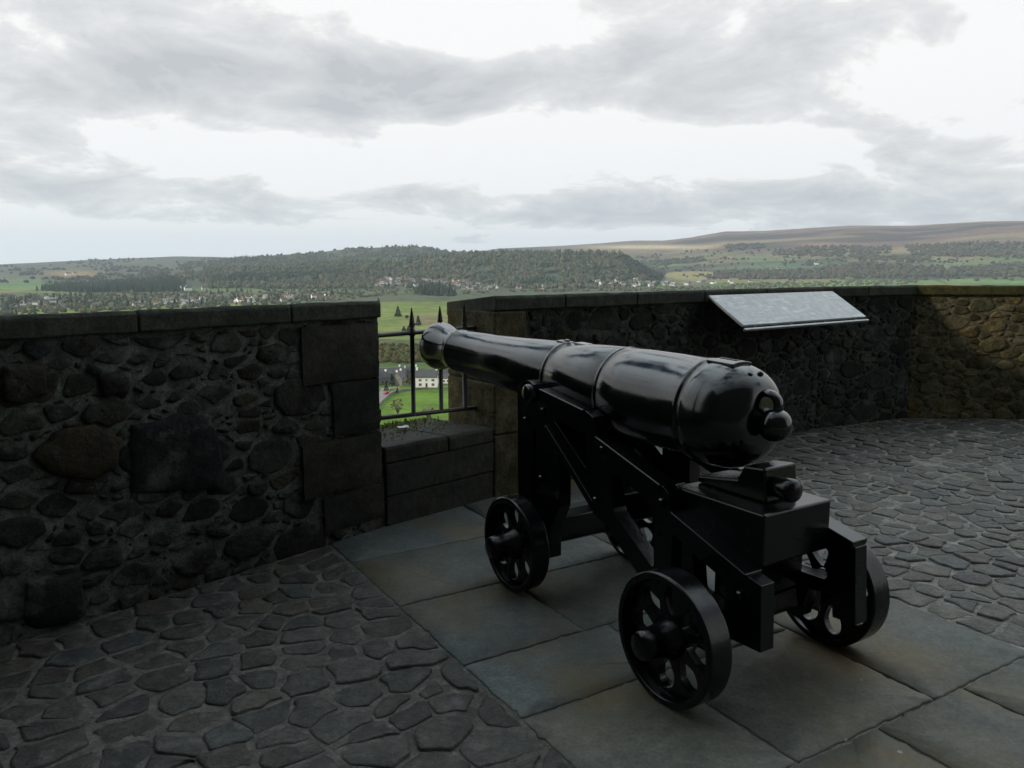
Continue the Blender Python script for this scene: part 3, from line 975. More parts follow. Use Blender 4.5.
    for k in range(4):
        mb = MB()
        M4 = Matrix(((d.x, n.x, 0, p0.x), (d.y, n.y, 0, p0.y), (0, 0, 1, 0), (0, 0, 0, 1)))
        ln = (.34, .22, .40, .26)[k]
        tn = (.5, .75, .62, .7)[k]
        mb.box(-.014, ln, -WT - .012 + .003 * k, .034 + .002 * k, zz[k] + .004, zz[k + 1] - .004, M4, 0, (tn, tn * .97, tn * .85))
        o = mb.build('jamb_stone', M['mossy'], root, True)
        bevel(o, .014, 3)
    # ---- far right parapet, catching the low sun
    root = thing('parapet_wall', 'mossy rubble parapet at far right, catching warm low sunlight', 'wall')
    p0, p1 = WALL[4], WALL[5]
    wall_core(p0, p1, DEPTH, ZT - CT - .002, ZT - CT - .062, 'core', M['mossmortar'], root)
    rubble(p0, p1, ZT - CT - .01, root, M['mossy'], (), seed=31, tone=(.5, 1.35), rmax=.14, vis=(0, 3.6))
    coping(p0, p1, [1.15, 2.3, 3.4, 4.5], root, M['mosscope'], over=.035)


build_walls()


def build_castle():
    """the tall palace front that rises behind the photographer and closes the court, plus a tower added for shade"""
    root = thing('castle_building', 'tall stone castle range closing the court behind the viewer, with an added shade tower', 'building')
    b = MB()
    b.box(-13, 16, -11, -4.2, -8.4, 15.5)
    b.build('wall', M['castle'], root)
    b = MB(); b.box(-13.4, -9.0, -4.19, 1.9, -8.6, 14.0)  # unseen tower added to keep the low sun off the gun
    b.build('shade_tower', M['castle'], root)
    r = MB()
    r.add([(-13.3, -4.0, 15.504), (16.3, -4.0, 15.504), (16.3, -11.2, 15.504), (-13.3, -11.2, 15.504), (-13.3, -7.6, 19), (16.3, -7.6, 19)],
          [(0, 1, 5, 4), (2, 3, 4, 5), (1, 2, 5), (3, 0, 4), (3, 2, 1, 0)])
    r.build('roof', plain('slate_roof', (.06, .065, .07)), root)
    for i in range(6):
        for zf in (2.2, 6.0):
            w = MB(); x = -10.5 + i * 4.6
            w.box(x - .6, x + .6, -4.22, -4.15, zf, zf + 1.9)
            o = w.build('window', plain('dark_window_glass', (.02, .025, .03), .1, .1), root)


build_castle()

# ------------------------------------------------------------------ railing in the gap


def build_railing():
    root = thing('iron_railing', 'black iron railing with spear-topped bars across the wall gap', 'railing')
    a = WALL[1] + Vector((.0, .0, 0)); b = WALL[2]
    d, n = wall_frame(WALL[2], WALL[3])
    a = Vector((-.84, 4.80, 0)); b = Vector((-.235, 5.60, 0))
    dr = (b - a)
    nn = Vector((dr.normalized().y, -dr.normalized().x, 0))

    def bar(z0, z1):
        mb = MB()
        mb.tube([a + Vector((0, 0, z0)), b + Vector((0, 0, z1))], .0145, 8)
        return mb.build('rail', M['rail'], root)
    zt, zb = (1.178, 1.168), (.672, .600)
    bar(*zt); bar(*zb)
    for (p, z) in ((a, zt[0]), (a, zb[0]), (b, zt[1]), (b, zb[1])):
        mb = MB()
        e = (Vector((dr.x, dr.y, 0)).normalized() if p is b else -Vector((dr.x, dr.y, 0)).normalized())
        q = Vector((p.x, p.y, z))
        mb.tube([q - e * .055, q - e * .03, q + e * .0, q + e * .03], [.013, .027, .034, .03], 10)
        mb.build('wall_socket', M['rail'], root)
    for x in (412.5, 440.5, 464.5):
        r = ray(x, 360)
        # where the view column crosses the railing's own plane
        den = r.x * nn.x + r.y * nn.y
        t = (a.x * nn.x + a.y * nn.y) / den
        q = Vector((r.x * t, r.y * t, 0))
        f = (q - a).length / dr.length
        z0 = zb[0] + (zb[1] - zb[0]) * f
        zt_ = zt[0] + (zt[1] - zt[0]) * f
        mb = MB()
        top = 1.335
        mb.tube([q + Vector((0, 0, z0 - .012)), q + Vector((0, 0, top - .13))], .0145, 8)
        mb.tube([q + Vector((0, 0, top - .135)), q + Vector((0, 0, top - .115)), q + Vector((0, 0, top - .07)), q + Vector((0, 0, top))], [.0145, .019, .014, .002], 8)
        mb.tube([q + Vector((0, 0, zt_ - .026)), q + Vector((0, 0, zt_ - .016)), q + Vector((0, 0, zt_ + .016)), q + Vector((0, 0, zt_ + .026))], [.013, .021, .021, .013], 8)
        mb.build('picket', M['rail'], root)


build_railing()

# ------------------------------------------------------------------ gun and carriage
GH = R_(35)
GD = Vector((-math.sin(GH), math.cos(GH), 0))       # towards the muzzle
GN = Vector((-math.cos(GH), -math.sin(GH), 0))      # towards the near (left) side
GO = Vector((.986, 3.055, 0))
GM = Matrix(((GD.x, GN.x, 0, 0), (GD.y, GN.y, 0, 0), (0, 0, 1, 0), (0, 0, 0, 1)))     # local (s, w, z)


def rot_thing(name, label, cat, group=None):
    o = thing(name, label, cat, GO, 0, group)
    return o


def G(s, w, z): return GM @ Vector((s, w, z))


def plate(outer, holes, w0, w1):
    """flat casting: outline with openings in (s, z), between w0 and w1"""
    bm = bmesh.new()
    edges = []
    for loop in [outer] + holes:
        vs = [bm.verts.new(G(s, w0, z)) for s, z in loop]
        edges += [bm.edges.new((vs[i], vs[(i + 1) % len(vs)])) for i in range(len(vs))]
    bmesh.ops.triangle_fill(bm, use_beauty=True, use_dissolve=False, edges=edges)
    geom = bmesh.ops.extrude_face_region(bm, geom=list(bm.faces))
    bmesh.ops.translate(bm, vec=GN * (w1 - w0), verts=[v for v in geom['geom'] if isinstance(v, bmesh.types.BMVert)])
    bmesh.ops.recalc_face_normals(bm, faces=bm.faces)
    return bm


def bm_obj(bm, name, material, parent):
    me = bpy.data.meshes.new(name); bm.to_mesh(me); bm.free()
    me.materials.append(material)
    o = bpy.data.objects.new(name, me); COL.objects.link(o); o.parent = parent
    return o


def round_loop(pts, r=.02, seg=3):
    out = []
    n = len(pts)
    for i in range(n):
        p = Vector(pts[i - 1]); c = Vector(pts[i]); q = Vector(pts[(i + 1) % n])
        a = (p - c); b = (q - c)
        k = min(r, a.length * .45, b.length * .45)
        A = c + a.normalized() * k; B = c + b.normalized() * k
        for t in range(seg + 1):
            f = t / seg
            out.append(tuple((A * (1 - f) + c * f) * (1 - f) + (c * (1 - f) + B * f) * f))
    return out


CH = R_(32)


def use_frame(h, o):
    global GD, GN, GO, GM
    GD = Vector((-math.sin(h), math.cos(h), 0)); GN = Vector((-math.cos(h), -math.sin(h), 0)); GO = Vector(o)
    GM = Matrix(((GD.x, GN.x, 0, 0), (GD.y, GN.y, 0, 0), (0, 0, 1, 0), (0, 0, 0, 1)))


def wheel(parent, s, w_in, w_out, r, side, n_sp=8):
    """cast spoked truck wheel; side +1 when its outer face looks to the near side"""
    width = abs(w_out - w_in)
    root = MB()
    zc = r
    # frame whose x axis is the axle, pointing outwards
    ax = Matrix(((GN.x * side, GD.x, 0, 0), (GN.y * side, GD.y, 0, 0), (0, 0, 1, 0), (0, 0, 0, 1)))
    c = G(s, w_in, zc)
    T = Matrix.Translation(c) @ ax
    ro, ri = r, r - .027
    prof = [(.0, ri), (.0, ri + .003), (.0, ro - .009), (.0005, ro - .007), (.0055, ro - .001), (.007, ro), (.014, ro), (width - .014, ro), (width - .007, ro), (width - .0055, ro - .001), (width - .0005, ro - .007), (width, ro - .009), (width, ri + .006), (width - .002, ri + .001), (width - .005, ri), (width * .66, ri - .002), (width * .5, ri - .004), (.005, ri), (0, ri)]
    root.lathe(prof, T, 56, cap=False)
    rim = root.build('wheel', M['iron'], parent)
    fix_normals(rim)
    # spoked web with drop-shaped openings
    web = MB()
    r1, r2 = .062, ri + .004
    off = random.uniform(0, .6)
    x0, x1 = width * .28, width * .62
    sec = 2 * math.pi / n_sp
    K = 36
    rc = .62 * r2
    for k in range(n_sp):
        a0 = off + k * sec
        hole = []; outer = []
        for j in range(K):
            t = 2 * math.pi * j / K
            # drop outline round (rc, 0): wide at the rim, pointed at the hub
            dr = math.cos(t); dt = math.sin(t)
            rad = rc + (.29 * r2 if dr > 0 else .24 * r2) * dr
            wid = (.118 * r2 + .10 * r2 * (rad / r2)) * (1.0 if dr > 0 else (.55 + .45 * (1 + dr)))
            hole.append((rad, wid * dt))
            # sector boundary in the same direction
            lo, hi = 0.0, .5
            dx, dy = rad - rc, wid * dt
            l = math.hypot(dx, dy); dx /= l; dy /= l
            for _ in range(24):
                mid = (lo + hi) / 2
                X, Y = rc + dx * mid, dy * mid
                R2 = math.hypot(X, Y); an = math.atan2(Y, X)
                if r1 < R2 < r2 and abs(an) < sec / 2: lo = mid
                else: hi = mid
            outer.append((rc + dx * lo, dy * lo))
        ca, sa = math.cos(a0), math.sin(a0)
        rot = lambda p: (p[0] * ca - p[1] * sa, p[0] * sa + p[1] * ca)
        vs = []
        for loop, xx in ((outer, x1), (hole, x1), (hole, x0), (outer, x0)):
            for p in loop:
                q = rot(p); vs.append(T @ Vector((xx, q[0], q[1])))
        fs = []
        for ring in range(3):
            for j in range(K):
                j2 = (j + 1) % K
                fs.append((ring * K + j, ring * K + j2, (ring + 1) * K + j2, (ring + 1) * K + j))
        web.add(vs, fs)
    wb = web.build('spokes', M['iron'], rim); fix_normals(wb)
    bv = wb.modifiers.new('edges', 'BEVEL'); bv.width = .004; bv.segments = 2; bv.limit_method = 'ANGLE'; bv.angle_limit = R_(50)
    hub = MB()
    hub.lathe([(-.01, .05), (-.01, .075), (.01, .082), (width * .7, .080), (width * .8, .066), (width + .05, .056), (width + .085, .055), (width + .10, .048), (width + .104, .02)], T, 28)
    fix_normals(hub.build('hub', M['iron'], rim))
    return rim


def build_carriage():
    use_frame(CH, (.972, 3.016, 0))
    SX = lambda v: float(v) - .045 if v < -.205 else float(np.interp(v, [-.205, -.17, .23, .27, .695, .76, 1.09, 1.19, 1.285], [-.25, -.18, .23, .27, .71, .78, 1.165, 1.262, 1.36]))
    mp = lambda L_: [(SX(a), b) for a, b in L_]
    root = rot_thing('gun_carriage', 'black iron gun carriage on four spoked truck wheels', 'gun carriage')
    outer = [(1.27, .17), (1.285, .985), (1.25, 1.0), (1.238, .955), (1.19, .918), (1.142, .955), (1.13, 1.005), (1.09, 1.005), (.76, .95), (.715, .93), (.70, .90), (.695, .85),
             (.27, .722), (.238, .70), (.23, .635), (-.17, .50), (-.20, .485), (-.205, .24), (-.09, .235), (-.08, .30),
             (-.05, .19), (.10, .18), (.36, .275), (.60, .455), (.70, .49), (.935, .70), (.935, .45), (1.0, .31), (1.0, .17)]
    holes = [round_loop([(1.142, .80), (1.112, .80), (1.112, .34), (1.142, .34)], .01, 2),
             round_loop([(.985, .875), (.765, .845), (.755, .685)], .02),
             round_loop([(.585, .715), (.325, .635), (.31, .36), (.57, .54)], .03),
             round_loop([(.10, .50), (-.065, .445), (-.065, .33), (.08, .355)], .012),
             round_loop([(.21, .545), (.155, .525), (.155, .34), (.21, .33)], .01)]
    outer = mp(outer); holes = [mp(h_) for h_ in holes]
    for side in (1, -1):
        far = [p_ for p_ in outer if not (p_[0] < .232 and p_[1] > .2)]
        k_ = far.index(min(far, key=lambda p_: abs(p_[0] - .238) + abs(p_[1] - .70)))
        far[k_ + 1:k_ + 1] = [(.23, .69), (-.235, .565), (-.285, .55), (-.305, .25), (-.205, .245), (-.195, .335), (-.09, .32)]
        fholes = holes[:3] + [round_loop([(.11, .585), (-.17, .505), (-.17, .385), (.09, .375)], .015)]
        o = bm_obj(plate(outer if side > 0 else far, holes if side > 0 else fholes, side * .195, side * .265), 'cheek', M['iron'], root)
        m = o.modifiers.new('edges', 'BEVEL'); m.width = .007; m.segments = 2; m.limit_method = 'ANGLE'; m.angle_limit = R_(35)
        # bolt heads
        for (s, z) in ((1.20, .83), (1.06, .56), (.68, .56), (1.20, .30), (.64, .80), (.27, .66), (-.14, .42), (1.05, .90)):
            b = MB()
            T = Matrix.Translation(G(SX(s), side * .265, z)) @ Matrix(((GN.x * side, GD.x, 0, 0), (GN.y * side, GD.y, 0, 0), (0, 0, 1, 0), (0, 0, 0, 1)))
            b.lathe([(-.004, .017), (.010, .017), (.016, .011)], T, 6, smooth=False)
            fix_normals(b.build('bolt', M['iron'], o))
        # raised edge flange along the three steps
        f = MB()
        for (a, b_) in (((1.075, 1.002), (.77, .952)), ((.69, .848), (.28, .726)), ((.215, .632 + (.055 if side < 0 else 0)), (-.165 - (.07 if side < 0 else 0), .503 + (.065 if side < 0 else 0))), ((1.03, .835), (.70, .545))):
            av, bv = Vector((SX(a[0]), 0, a[1])), Vector((SX(b_[0]), 0, b_[1]))
            dv = (bv - av).normalized(); up = Vector((-dv.z, 0, dv.x)); up = up if up.z > 0 else -up
            vs = []
            for w in (side * .185, side * .276):
                for p in (av - up * .022, bv - up * .022, bv + up * .004, av + up * .004): vs.append(G(p.x, w, p.z))
            f.add(vs, [(0, 1, 2, 3), (7, 6, 5, 4), (0, 4, 5, 1), (1, 5, 6, 2), (2, 6, 7, 3), (3, 7, 4, 0)])
        bevel(f.build('flange', M['iron'], o), .004, 2)
        # strap over the trunnion
        c = MB()
        arc = [(1.275, 1.003), (1.25, 1.008)]
        for k in range(9):
            an = math.pi * k / 8
            arc.append((1.19 + .058 * math.cos(an), 1.006 + .026 * math.sin(an)))
        arc += [(1.13, 1.008), (1.085, 1.012)]
        arc = [(a_ + SX(1.19) - 1.19, b_) for a_, b_ in arc]; c0 = SX(1.19)
        vs = []
        for w in (side * .19, side * .27):
            for (s, z) in arc: vs.append(G(s, w, z))
            for (s, z) in [(c0 + (s - c0) * .86, z - .010) if 2 <= i <= 10 else (s, z - .013) for i, (s, z) in enumerate(arc)]: vs.append(G(s, w, z))
        n = len(arc); fs = []
        for k in range(n - 1):
            fs += [(k, k + 1, 2 * n + k + 1, 2 * n + k), (n + k, 3 * n + k, 3 * n + k + 1, n + k + 1), (k, n + k, n + k + 1, k + 1), (2 * n + k, 2 * n + k + 1, 3 * n + k + 1, 3 * n + k)]
        fs += [(0, 2 * n, 3 * n, n), (n - 1, 2 * n - 1, 4 * n - 1, 3 * n - 1)]
        c.add(vs, fs)
        fix_normals(c.build('capsquare', M['iron'], root))
    # axletrees, front one arched
    for (s, zc, wmax) in ((1.186, .234, .40), (0.0, .248, .45)):
        b = MB()
        N = 16; vs = []; fs = []
        for k in range(N + 1):
            w = -.33 + .66 * k / N
            lo = zc - .075 + .075 * math.cos(w / .33 * math.pi / 2) ** .7
            hi = zc + .075 + (.03 if s > 1 else .0)
            for (ss, z) in ((s - .055, lo), (s + .055, lo), (s + .055, hi), (s - .055, hi)): vs.append(G(ss, w, z))
        for k in range(N):
            for j in range(4): fs.append((k * 4 + j, k * 4 + (j + 1) % 4, k * 4 + 4 + (j + 1) % 4, k * 4 + 4 + j))
        fs += [(0, 1, 2, 3), (N * 4 + 3, N * 4 + 2, N * 4 + 1, N * 4)]
        b.add(vs, fs)
        T = Matrix.Translation(G(s, -wmax, zc)) @ Matrix(((GN.x, GD.x, 0, 0), (GN.y, GD.y, 0, 0), (0, 0, 1, 0), (0, 0, 0, 1)))
        b.lathe([(0, .045), (2 * wmax, .045)], T, 20)
        bevel(b.build('axletree', M['iron'], root), .008, 2)
    # transom in the middle and the front breast
    for (s0, s1, z0, z1) in ((.60, .70, .46, .60), (1.12, 1.19, .62, .80)):
        b = MB(); b.box(s0, s1, -.197, .197, z0, z1, GM)
        bevel(b.build('transom', M['iron'], root), .008, 2)
    # bed that carries the wedge
    b = MB(); b.box(-.175, .285, -.188, .188, .515, .712, GM)
    bevel(b.build('stool_bed', M['iron'], root), .008, 2)
    b = MB(); b.box(-.06, .05, -.19, .19, .33, .517, GM)
    bevel(b.build('bed_support', M['iron'], root), .006, 2)
    wheel(root, 0.0, .398, .508, .248, 1)
    wheel(root, 0.0, -.398, -.508, .248, -1)
    wheel(root, 1.186, .335, .432, .234, 1)
    wheel(root, 1.186, -.335, -.432, .234, -1)
    # wedge under the breech
    q = rot_thing('quoin_wedge', 'black iron wedge with round handle lying under the breech', 'wedge')
    b = MB()
    vs = [G(s, w, z) for w in (-.105, .075) for (s, z) in ((-.085, .714), (.27, .714), (.27, .742), (.06, .775), (.03, .835), (-.07, .845))]
    b.add(vs, [(5, 4, 3, 2, 1, 0), (6, 7, 8, 9, 10, 11)] + [(k, (k + 1) % 6, 6 + (k + 1) % 6, 6 + k) for k in range(6)])
    w_ = b.build('wedge_block', M['iron'], q); bevel(w_, .008, 2)
    h = MB()
    T = Matrix.Translation(G(-.085, .02, .772)) @ Matrix(((-GD.x, GN.x, 0, 0), (-GD.y, GN.y, 0, 0), (0, 0, 1, 0), (0, 0, 0, 1)))
    h.lathe([(-.01, .040), (.03, .040), (.045, .045), (.075, .045), (.09, .036), (.094, .01)], T, 24)
    fix_normals(h.build('handle', M['iron'], q))


build_carriage()


def build_gun():
    use_frame(GH, (.986, 3.055, 0))
    root = rot_thing('cannon', 'long glossy black cannon barrel pointing out through the wall gap', 'cannon')
    z0 = .992; sl = .0375
    an = math.atan(sl)
    dx = G(math.cos(an), 0, math.sin(an)); dz = G(-math.sin(an), 0, math.cos(an)); dy = GN
    B = Matrix(((dx.x, dy.x, dz.x, 0), (dx.y, dy.y, dz.y, 0), (dx.z, dy.z, dz.z, z0), (0, 0, 0, 1)))
    # profile from the knob to the muzzle
    pr = []
    for k in range(11):                                         # knob
        a = math.pi * k / 10 * .86
        pr.append((-.045 - .066 * math.cos(a), max(.002, .066 * math.sin(a))))
    pr += [(-.004, .042), (.002, .050)]
    pr += [(.004 + .170 * (1 - math.cos(math.pi / 2 * k / 15)), .066 + .150 * math.sin(math.pi / 2 * k / 15) ** .8) for k in range(16)]
    pr += [(.180, .2168), (.186, .2178), (.225, .2180), (.262, .2178), (.267, .2120), (.276, .2110), (.281, .2165), (.296, .2165), (.303, .2140),
           (.45, .2120), (.65, .2070), (.770, .2030), (.774, .2000), (.780, .1990), (.784, .2025), (.790, .2035), (.797, .2025), (.801, .1985), (.807, .1980), (.812, .2000),
           (1.0, .1885), (1.203, .1755), (1.207, .1730), (1.212, .1725), (1.216, .1765), (1.223, .1775), (1.231, .1765), (1.235, .1715), (1.242, .1705), (1.248, .1720),
           (1.55, .1570), (1.85, .1425), (2.25, .1240), (2.258, .1285), (2.266, .1300), (2.276, .1285), (2.284, .1240), (2.32, .1235),
           (2.36, .1265), (2.40, .1330), (2.44, .1410), (2.47, .1470), (2.495, .1510), (2.515, .1525), (2.532, .1495), (2.542, .1400), (2.546, .1250), (2.546, .066), (2.30, .064), (2.29, .001)]
    mb = MB()
    mb.lathe(pr, B, 96)
    o = mb.build('barrel', M['gun'], root)
    fix_normals(o)
    # trunnions
    for side in (1, -1):
        t = MB()
        T = Matrix.Translation(B @ Vector((1.225, side * .13, -.068))) @ Matrix(((GN.x * side, GD.x, 0, 0), (GN.y * side, GD.y, 0, 0), (0, 0, 1, 0), (0, 0, 0, 1)))
        t.lathe([(0, .058), (.04, .056), (.042, .046), (.122, .046), (.128, .04), (.13, .01)], T, 28)
        fix_normals(t.build('trunnion', M['gun'], root))
    # ring for the breeching rope
    r = MB()
    pts = []
    for k in range(24):
        a = 2 * math.pi * k / 24
        pts.append(B @ Vector((-.006 + .048 * math.cos(a), 0, .074 + .045 * math.sin(a))))
    vs = []; seg = 12
    for k, p in enumerate(pts):
        a = 2 * math.pi * k / 24
        rd = (B.to_3x3() @ Vector((math.cos(a), 0, math.sin(a)))).normalized()
        for j in range(seg):
            an_ = 2 * math.pi * j / seg
            vs.append(p + rd * .016 * math.cos(an_) + dy * .024 * math.sin(an_))
    fs = [(k * seg + j, k * seg + (j + 1) % seg, ((k + 1) % 24) * seg + (j + 1) % seg, ((k + 1) % 24) * seg + j) for k in range(24) for j in range(seg)]
    r.add(vs, fs, 0, True)
    fix_normals(r.build('breeching_ring', M['gun'], root))
    # vent field on top of the breech: raised curved pad with a slot
    v = MB()
    for (s0, s1, a0, a1, h) in ((.140, .268, -.26, -.10, .2245), (.140, .268, .10, .26, .2245), (.130, .152, -.26, .26, .2247), (.140, .268, -.105, .105, .2200)):
        N = 6; vs = []
        for rr in (.20, h):
            for s in (s0, s1):
                for k in range(N + 1):
                    a = a0 + (a1 - a0) * k / N
                    vs.append(B @ Vector((s, rr * math.sin(a), rr * math.cos(a))))
        n = N + 1; fs = []
        for k in range(N):
            fs += [(2 * n + k, 2 * n + k + 1, 3 * n + k + 1, 3 * n + k), (k, k + 1, 2 * n + k + 1, 2 * n + k), (n + k, 3 * n + k, 3 * n + k + 1, n + k + 1)]
        fs += [(0, 2 * n, 3 * n, n), (N, n + N, 3 * n + N, 2 * n + N)]
        v.add(vs, fs)
    bevel(v.build('vent_field', M['gun'], root), .003, 2)
    # two studs on the breech
    for (a, s) in ((.16, .070), (-.12, .060)):
        b = MB()
        rr = .182
        c = B @ Vector((s, rr * math.sin(a), rr * math.cos(a)))
        nrm = (B.to_3x3() @ Vector((-.5, math.sin(a), math.cos(a)))).normalized()
        b.tube([c - nrm * .01, c + nrm * .008, c + nrm * .014], [.012, .012, .007], 10)
        fix_normals(b.build('stud', M['gun'], root))
    # sight block by the second ring
    b = MB()
    for (s0, s1, w0, w1, zz0, zz1) in ((1.20, 1.30, -.022, .022, .150, .178), (1.225, 1.25, -.012, .012, .17, .187), (1.06, 1.15, -.028, .028, .165, .184)):
        b.box(s0, s1, w0, w1, zz0, zz1, B)
    bevel(b.build('sight', M['gun'], root), .005, 2)


build_gun()

# ------------------------------------------------------------------ information board


def build_board():
    root = thing('information_panel', 'long pale grey information board sloping from the parapet top', 'information board')
    d, n = wall_frame(WALL[2], WALL[3])
    D = WALL[2]
    u0, u1 = 2.16, 4.00
    TOP, BOT = Vector((.065, 1.352)), Vector((.425, 1.125))
    dn = (BOT - TOP); ln = dn.length; dn = dn / ln
    ex = d; ey = (n * dn.x + Vector((0, 0, dn.y))); ez = ex.cross(ey); ez = ez if ez.z > 0 else -ez
    O = D + n * TOP.x + Vector((0, 0, TOP.y))

    def Mx(): return Matrix(((ex.x, ey.x, ez.x, O.x), (ex.y, ey.y, ez.y, O.y), (ex.z, ey.z, ez.z, O.z), (0, 0, 0, 1)))
    T = Mx()
    b = MB(); b.box(u0, u1, 0, ln, -.022, 0, T)
    m, nt, bs = mat('printed_board')
    tc = node(nt, 'ShaderNodeNewGeometry')
    # faded print: columns of pale, unreadable lines
    mp = node(nt, 'ShaderNodeMapping'); nt.links.new(tc.outputs['Position'], mp.inputs[0])
    Ti = T.inverted()
    dotx = node(nt, 'ShaderNodeVectorMath', operation='DOT_PRODUCT'); nt.links.new(tc.outputs['Position'], dotx.inputs[0]); dotx.inputs[1].default_value = tuple(ex)
    doty = node(nt, 'ShaderNodeVectorMath', operation='DOT_PRODUCT'); nt.links.new(tc.outputs['Position'], doty.inputs[0]); doty.inputs[1].default_value = tuple(ey)
    cb = node(nt, 'ShaderNodeCombineXYZ'); nt.links.new(dotx.outputs['Value'], cb.inputs[0]); nt.links.new(doty.outputs['Value'], cb.inputs[1])
    mp2 = node(nt, 'ShaderNodeMapping'); nt.links.new(cb.outputs[0], mp2.inputs[0]); mp2.inputs['Scale'].default_value = (5.0, 26, 1)
    f1, _ = noise_col(nt, mp2.outputs[0], 1.0, (0, 0, 0), (1, 1, 1), .50, .62, 2)
    mp3 = node(nt, 'ShaderNodeMapping'); nt.links.new(cb.outputs[0], mp3.inputs[0]); mp3.inputs['Scale'].default_value = (2.2, 4, 1)
    f2, _ = noise_col(nt, mp3.outputs[0], 1.0, (0, 0, 0), (1, 1, 1), .42, .60, 2)
    f3, _ = noise_col(nt, cb.outputs[0], 14.0, (.85, .85, .85), (1.1, 1.1, 1.1), .4, .6, 6)
    mm = mixc(nt, 1.0, f1, f2, 'MULTIPLY')
    c = mixc(nt, mm, (.40, .43, .445), (.58, .61, .62))
    c = mixc(nt, 1.0, c, f3, 'MULTIPLY')
    nt.links.new(c, bs.inputs['Base Color']); bs.inputs['Roughness'].default_value = .42
    bevel(b.build('board', m, root), .004, 2)
    metal = plain('weathered_aluminium', (.30, .31, .31), .4, .2, 9, .5, .6)
    dk = plain('dark_board_edge', (.03, .03, .03), .6, .2, 9)
    r = MB(); r.box(u0 - .008, u1 + .008, ln + .020, ln + .042, -.035, -.013, T)
    bevel(r.build('lip_rail', metal, root), .004, 2)
    e = MB(); e.box(u0 + .01, u1 - .01, .01, ln - .005, -.034, -.0225, T)
    bevel(e.build('backing_frame', dk, root), .003, 2)
    for k in range(4):
        u = u0 + (u1 - u0) * (.09 + .273 * k)
        q = MB(); q.box(u - .014, u + .014, ln - .03, ln + .022, -.031, -.0225, T)
        bevel(q.build('clip', metal, root), .002, 1)
    for u in (u0 + .25, u1 - .25):
        q = MB()
        a = D + d * u + n * .36 + Vector((0, 0, 1.13)); c_ = D + d * u + n * .01 + Vector((0, 0, 1.02)); t_ = D + d * u + n * .01 + Vector((0, 0, 1.26))
        q.tube([a, c_], .014, 8); 
        q.build('bracket', dk, root)


build_board()

# ------------------------------------------------------------------ small things on the sill


def build_sill_bits():
    g = MB()
    d, n = wall_frame(WALL[1], WALL[2])
    for k in range(1500):
        u = random.uniform(.03, .90); o = random.betavariate(3.2, 1.5) * (WT + .12)
        if random.random() > .25 + .75 * fbm(np.array([u * 7]), np.array([o * 7]), 2, 77)[0]: continue
        p = WALL[1] + d * u - n * o
        z = .50 - .03 * o / .67
        h = random.uniform(.006, .024) * (1 + (o > .5) * .9)
        w = random.uniform(.0015, .004)
        a = random.uniform(0, 6.28); t = Vector((math.cos(a), math.sin(a), 0)); l = Vector((random.uniform(-.5, .5), random.uniform(-.5, .5), 1)) * h
        q = Vector((p.x, p.y, z - .004))
        c = random.choice([(.6, .9, .3), (1, 1, .5), (1.3, 1.1, .5), (.7, .8, .3)])
        g.add([q - t * w, q + t * w, q + l * .6 + t * w * .6 + Vector((random.uniform(-.01, .01), 0, 0)), q + l], [(0, 1, 2), (0, 2, 3)], 0, False, c)
    m, nt, bs = mat('sill_grass')
    a = node(nt, 'ShaderNodeAttribute', attribute_name='tone')
    nt.links.new(mixc(nt, 1.0, a.outputs['Color'], (.20, .23, .07), 'MULTIPLY'), bs.inputs['Base Color'])
    bs.inputs['Roughness'].default_value = .8
    o = g.build('grass', m, None, True)
    tag(o, kind='stuff')
    # folded scrap of paper
    p = WALL[1] + d * .47 - n * .40 + Vector((0, 0, .50 - .006))
    s = MB()
    ax = Vector((.92, .05, 0)); ay = Vector((-.35, .8, 0)); N = 5
    vs = []; fs = []
    for lay in (0.0, .0015):
        for i in range(N + 1):
            for j in range(N + 1):
                a_, b_ = i / N - .5, j / N - .5
                vs.append(p + ax * a_ * .075 + ay * b_ * .06 + Vector((0, 0, .012 + lay + .010 * math.sin(a_ * 5) * math.cos(b_ * 3) - .006 * abs(b_))))
    K = (N + 1) ** 2
    for i in range(N):
        for j in range(N):
            a_ = i * (N + 1) + j
            fs += [(a_ + K, a_ + N + 1 + K, a_ + N + 2 + K, a_ + 1 + K), (a_, a_ + 1, a_ + N + 2, a_ + N + 1)]
    s.add(vs, fs)
    o = s.build('paper_scrap', plain('white_paper', (.7, .7, .68), .8, .05))
    tag(o, 'small scrap of white paper lying on the sill of the wall gap', 'paper')


build_sill_bits()

# ------------------------------------------------------------------ trees, woods, houses in the valley
def leaf_mat(name, c):
    m, nt, bs = mat(name)
    a = node(nt, 'ShaderNodeAttribute', attribute_name='tone')
    nt.links.new(mixc(nt, 1.0, a.outputs['Color'], c, 'MULTIPLY'), bs.inputs['Base Color'])
    bs.inputs['Roughness'].default_value = .9; bs.inputs['Specular IOR Level'].default_value = .1
    return m


M['conifer'] = leaf_mat('conifer_needles', (.034, .052, .034))
M['bare'] = leaf_mat('bare_twigs', (.116, .110, .078))
M['hedge'] = leaf_mat('olive_scrub', (.075, .080, .035))
M['bark'] = plain('bark', (.06, .05, .04))


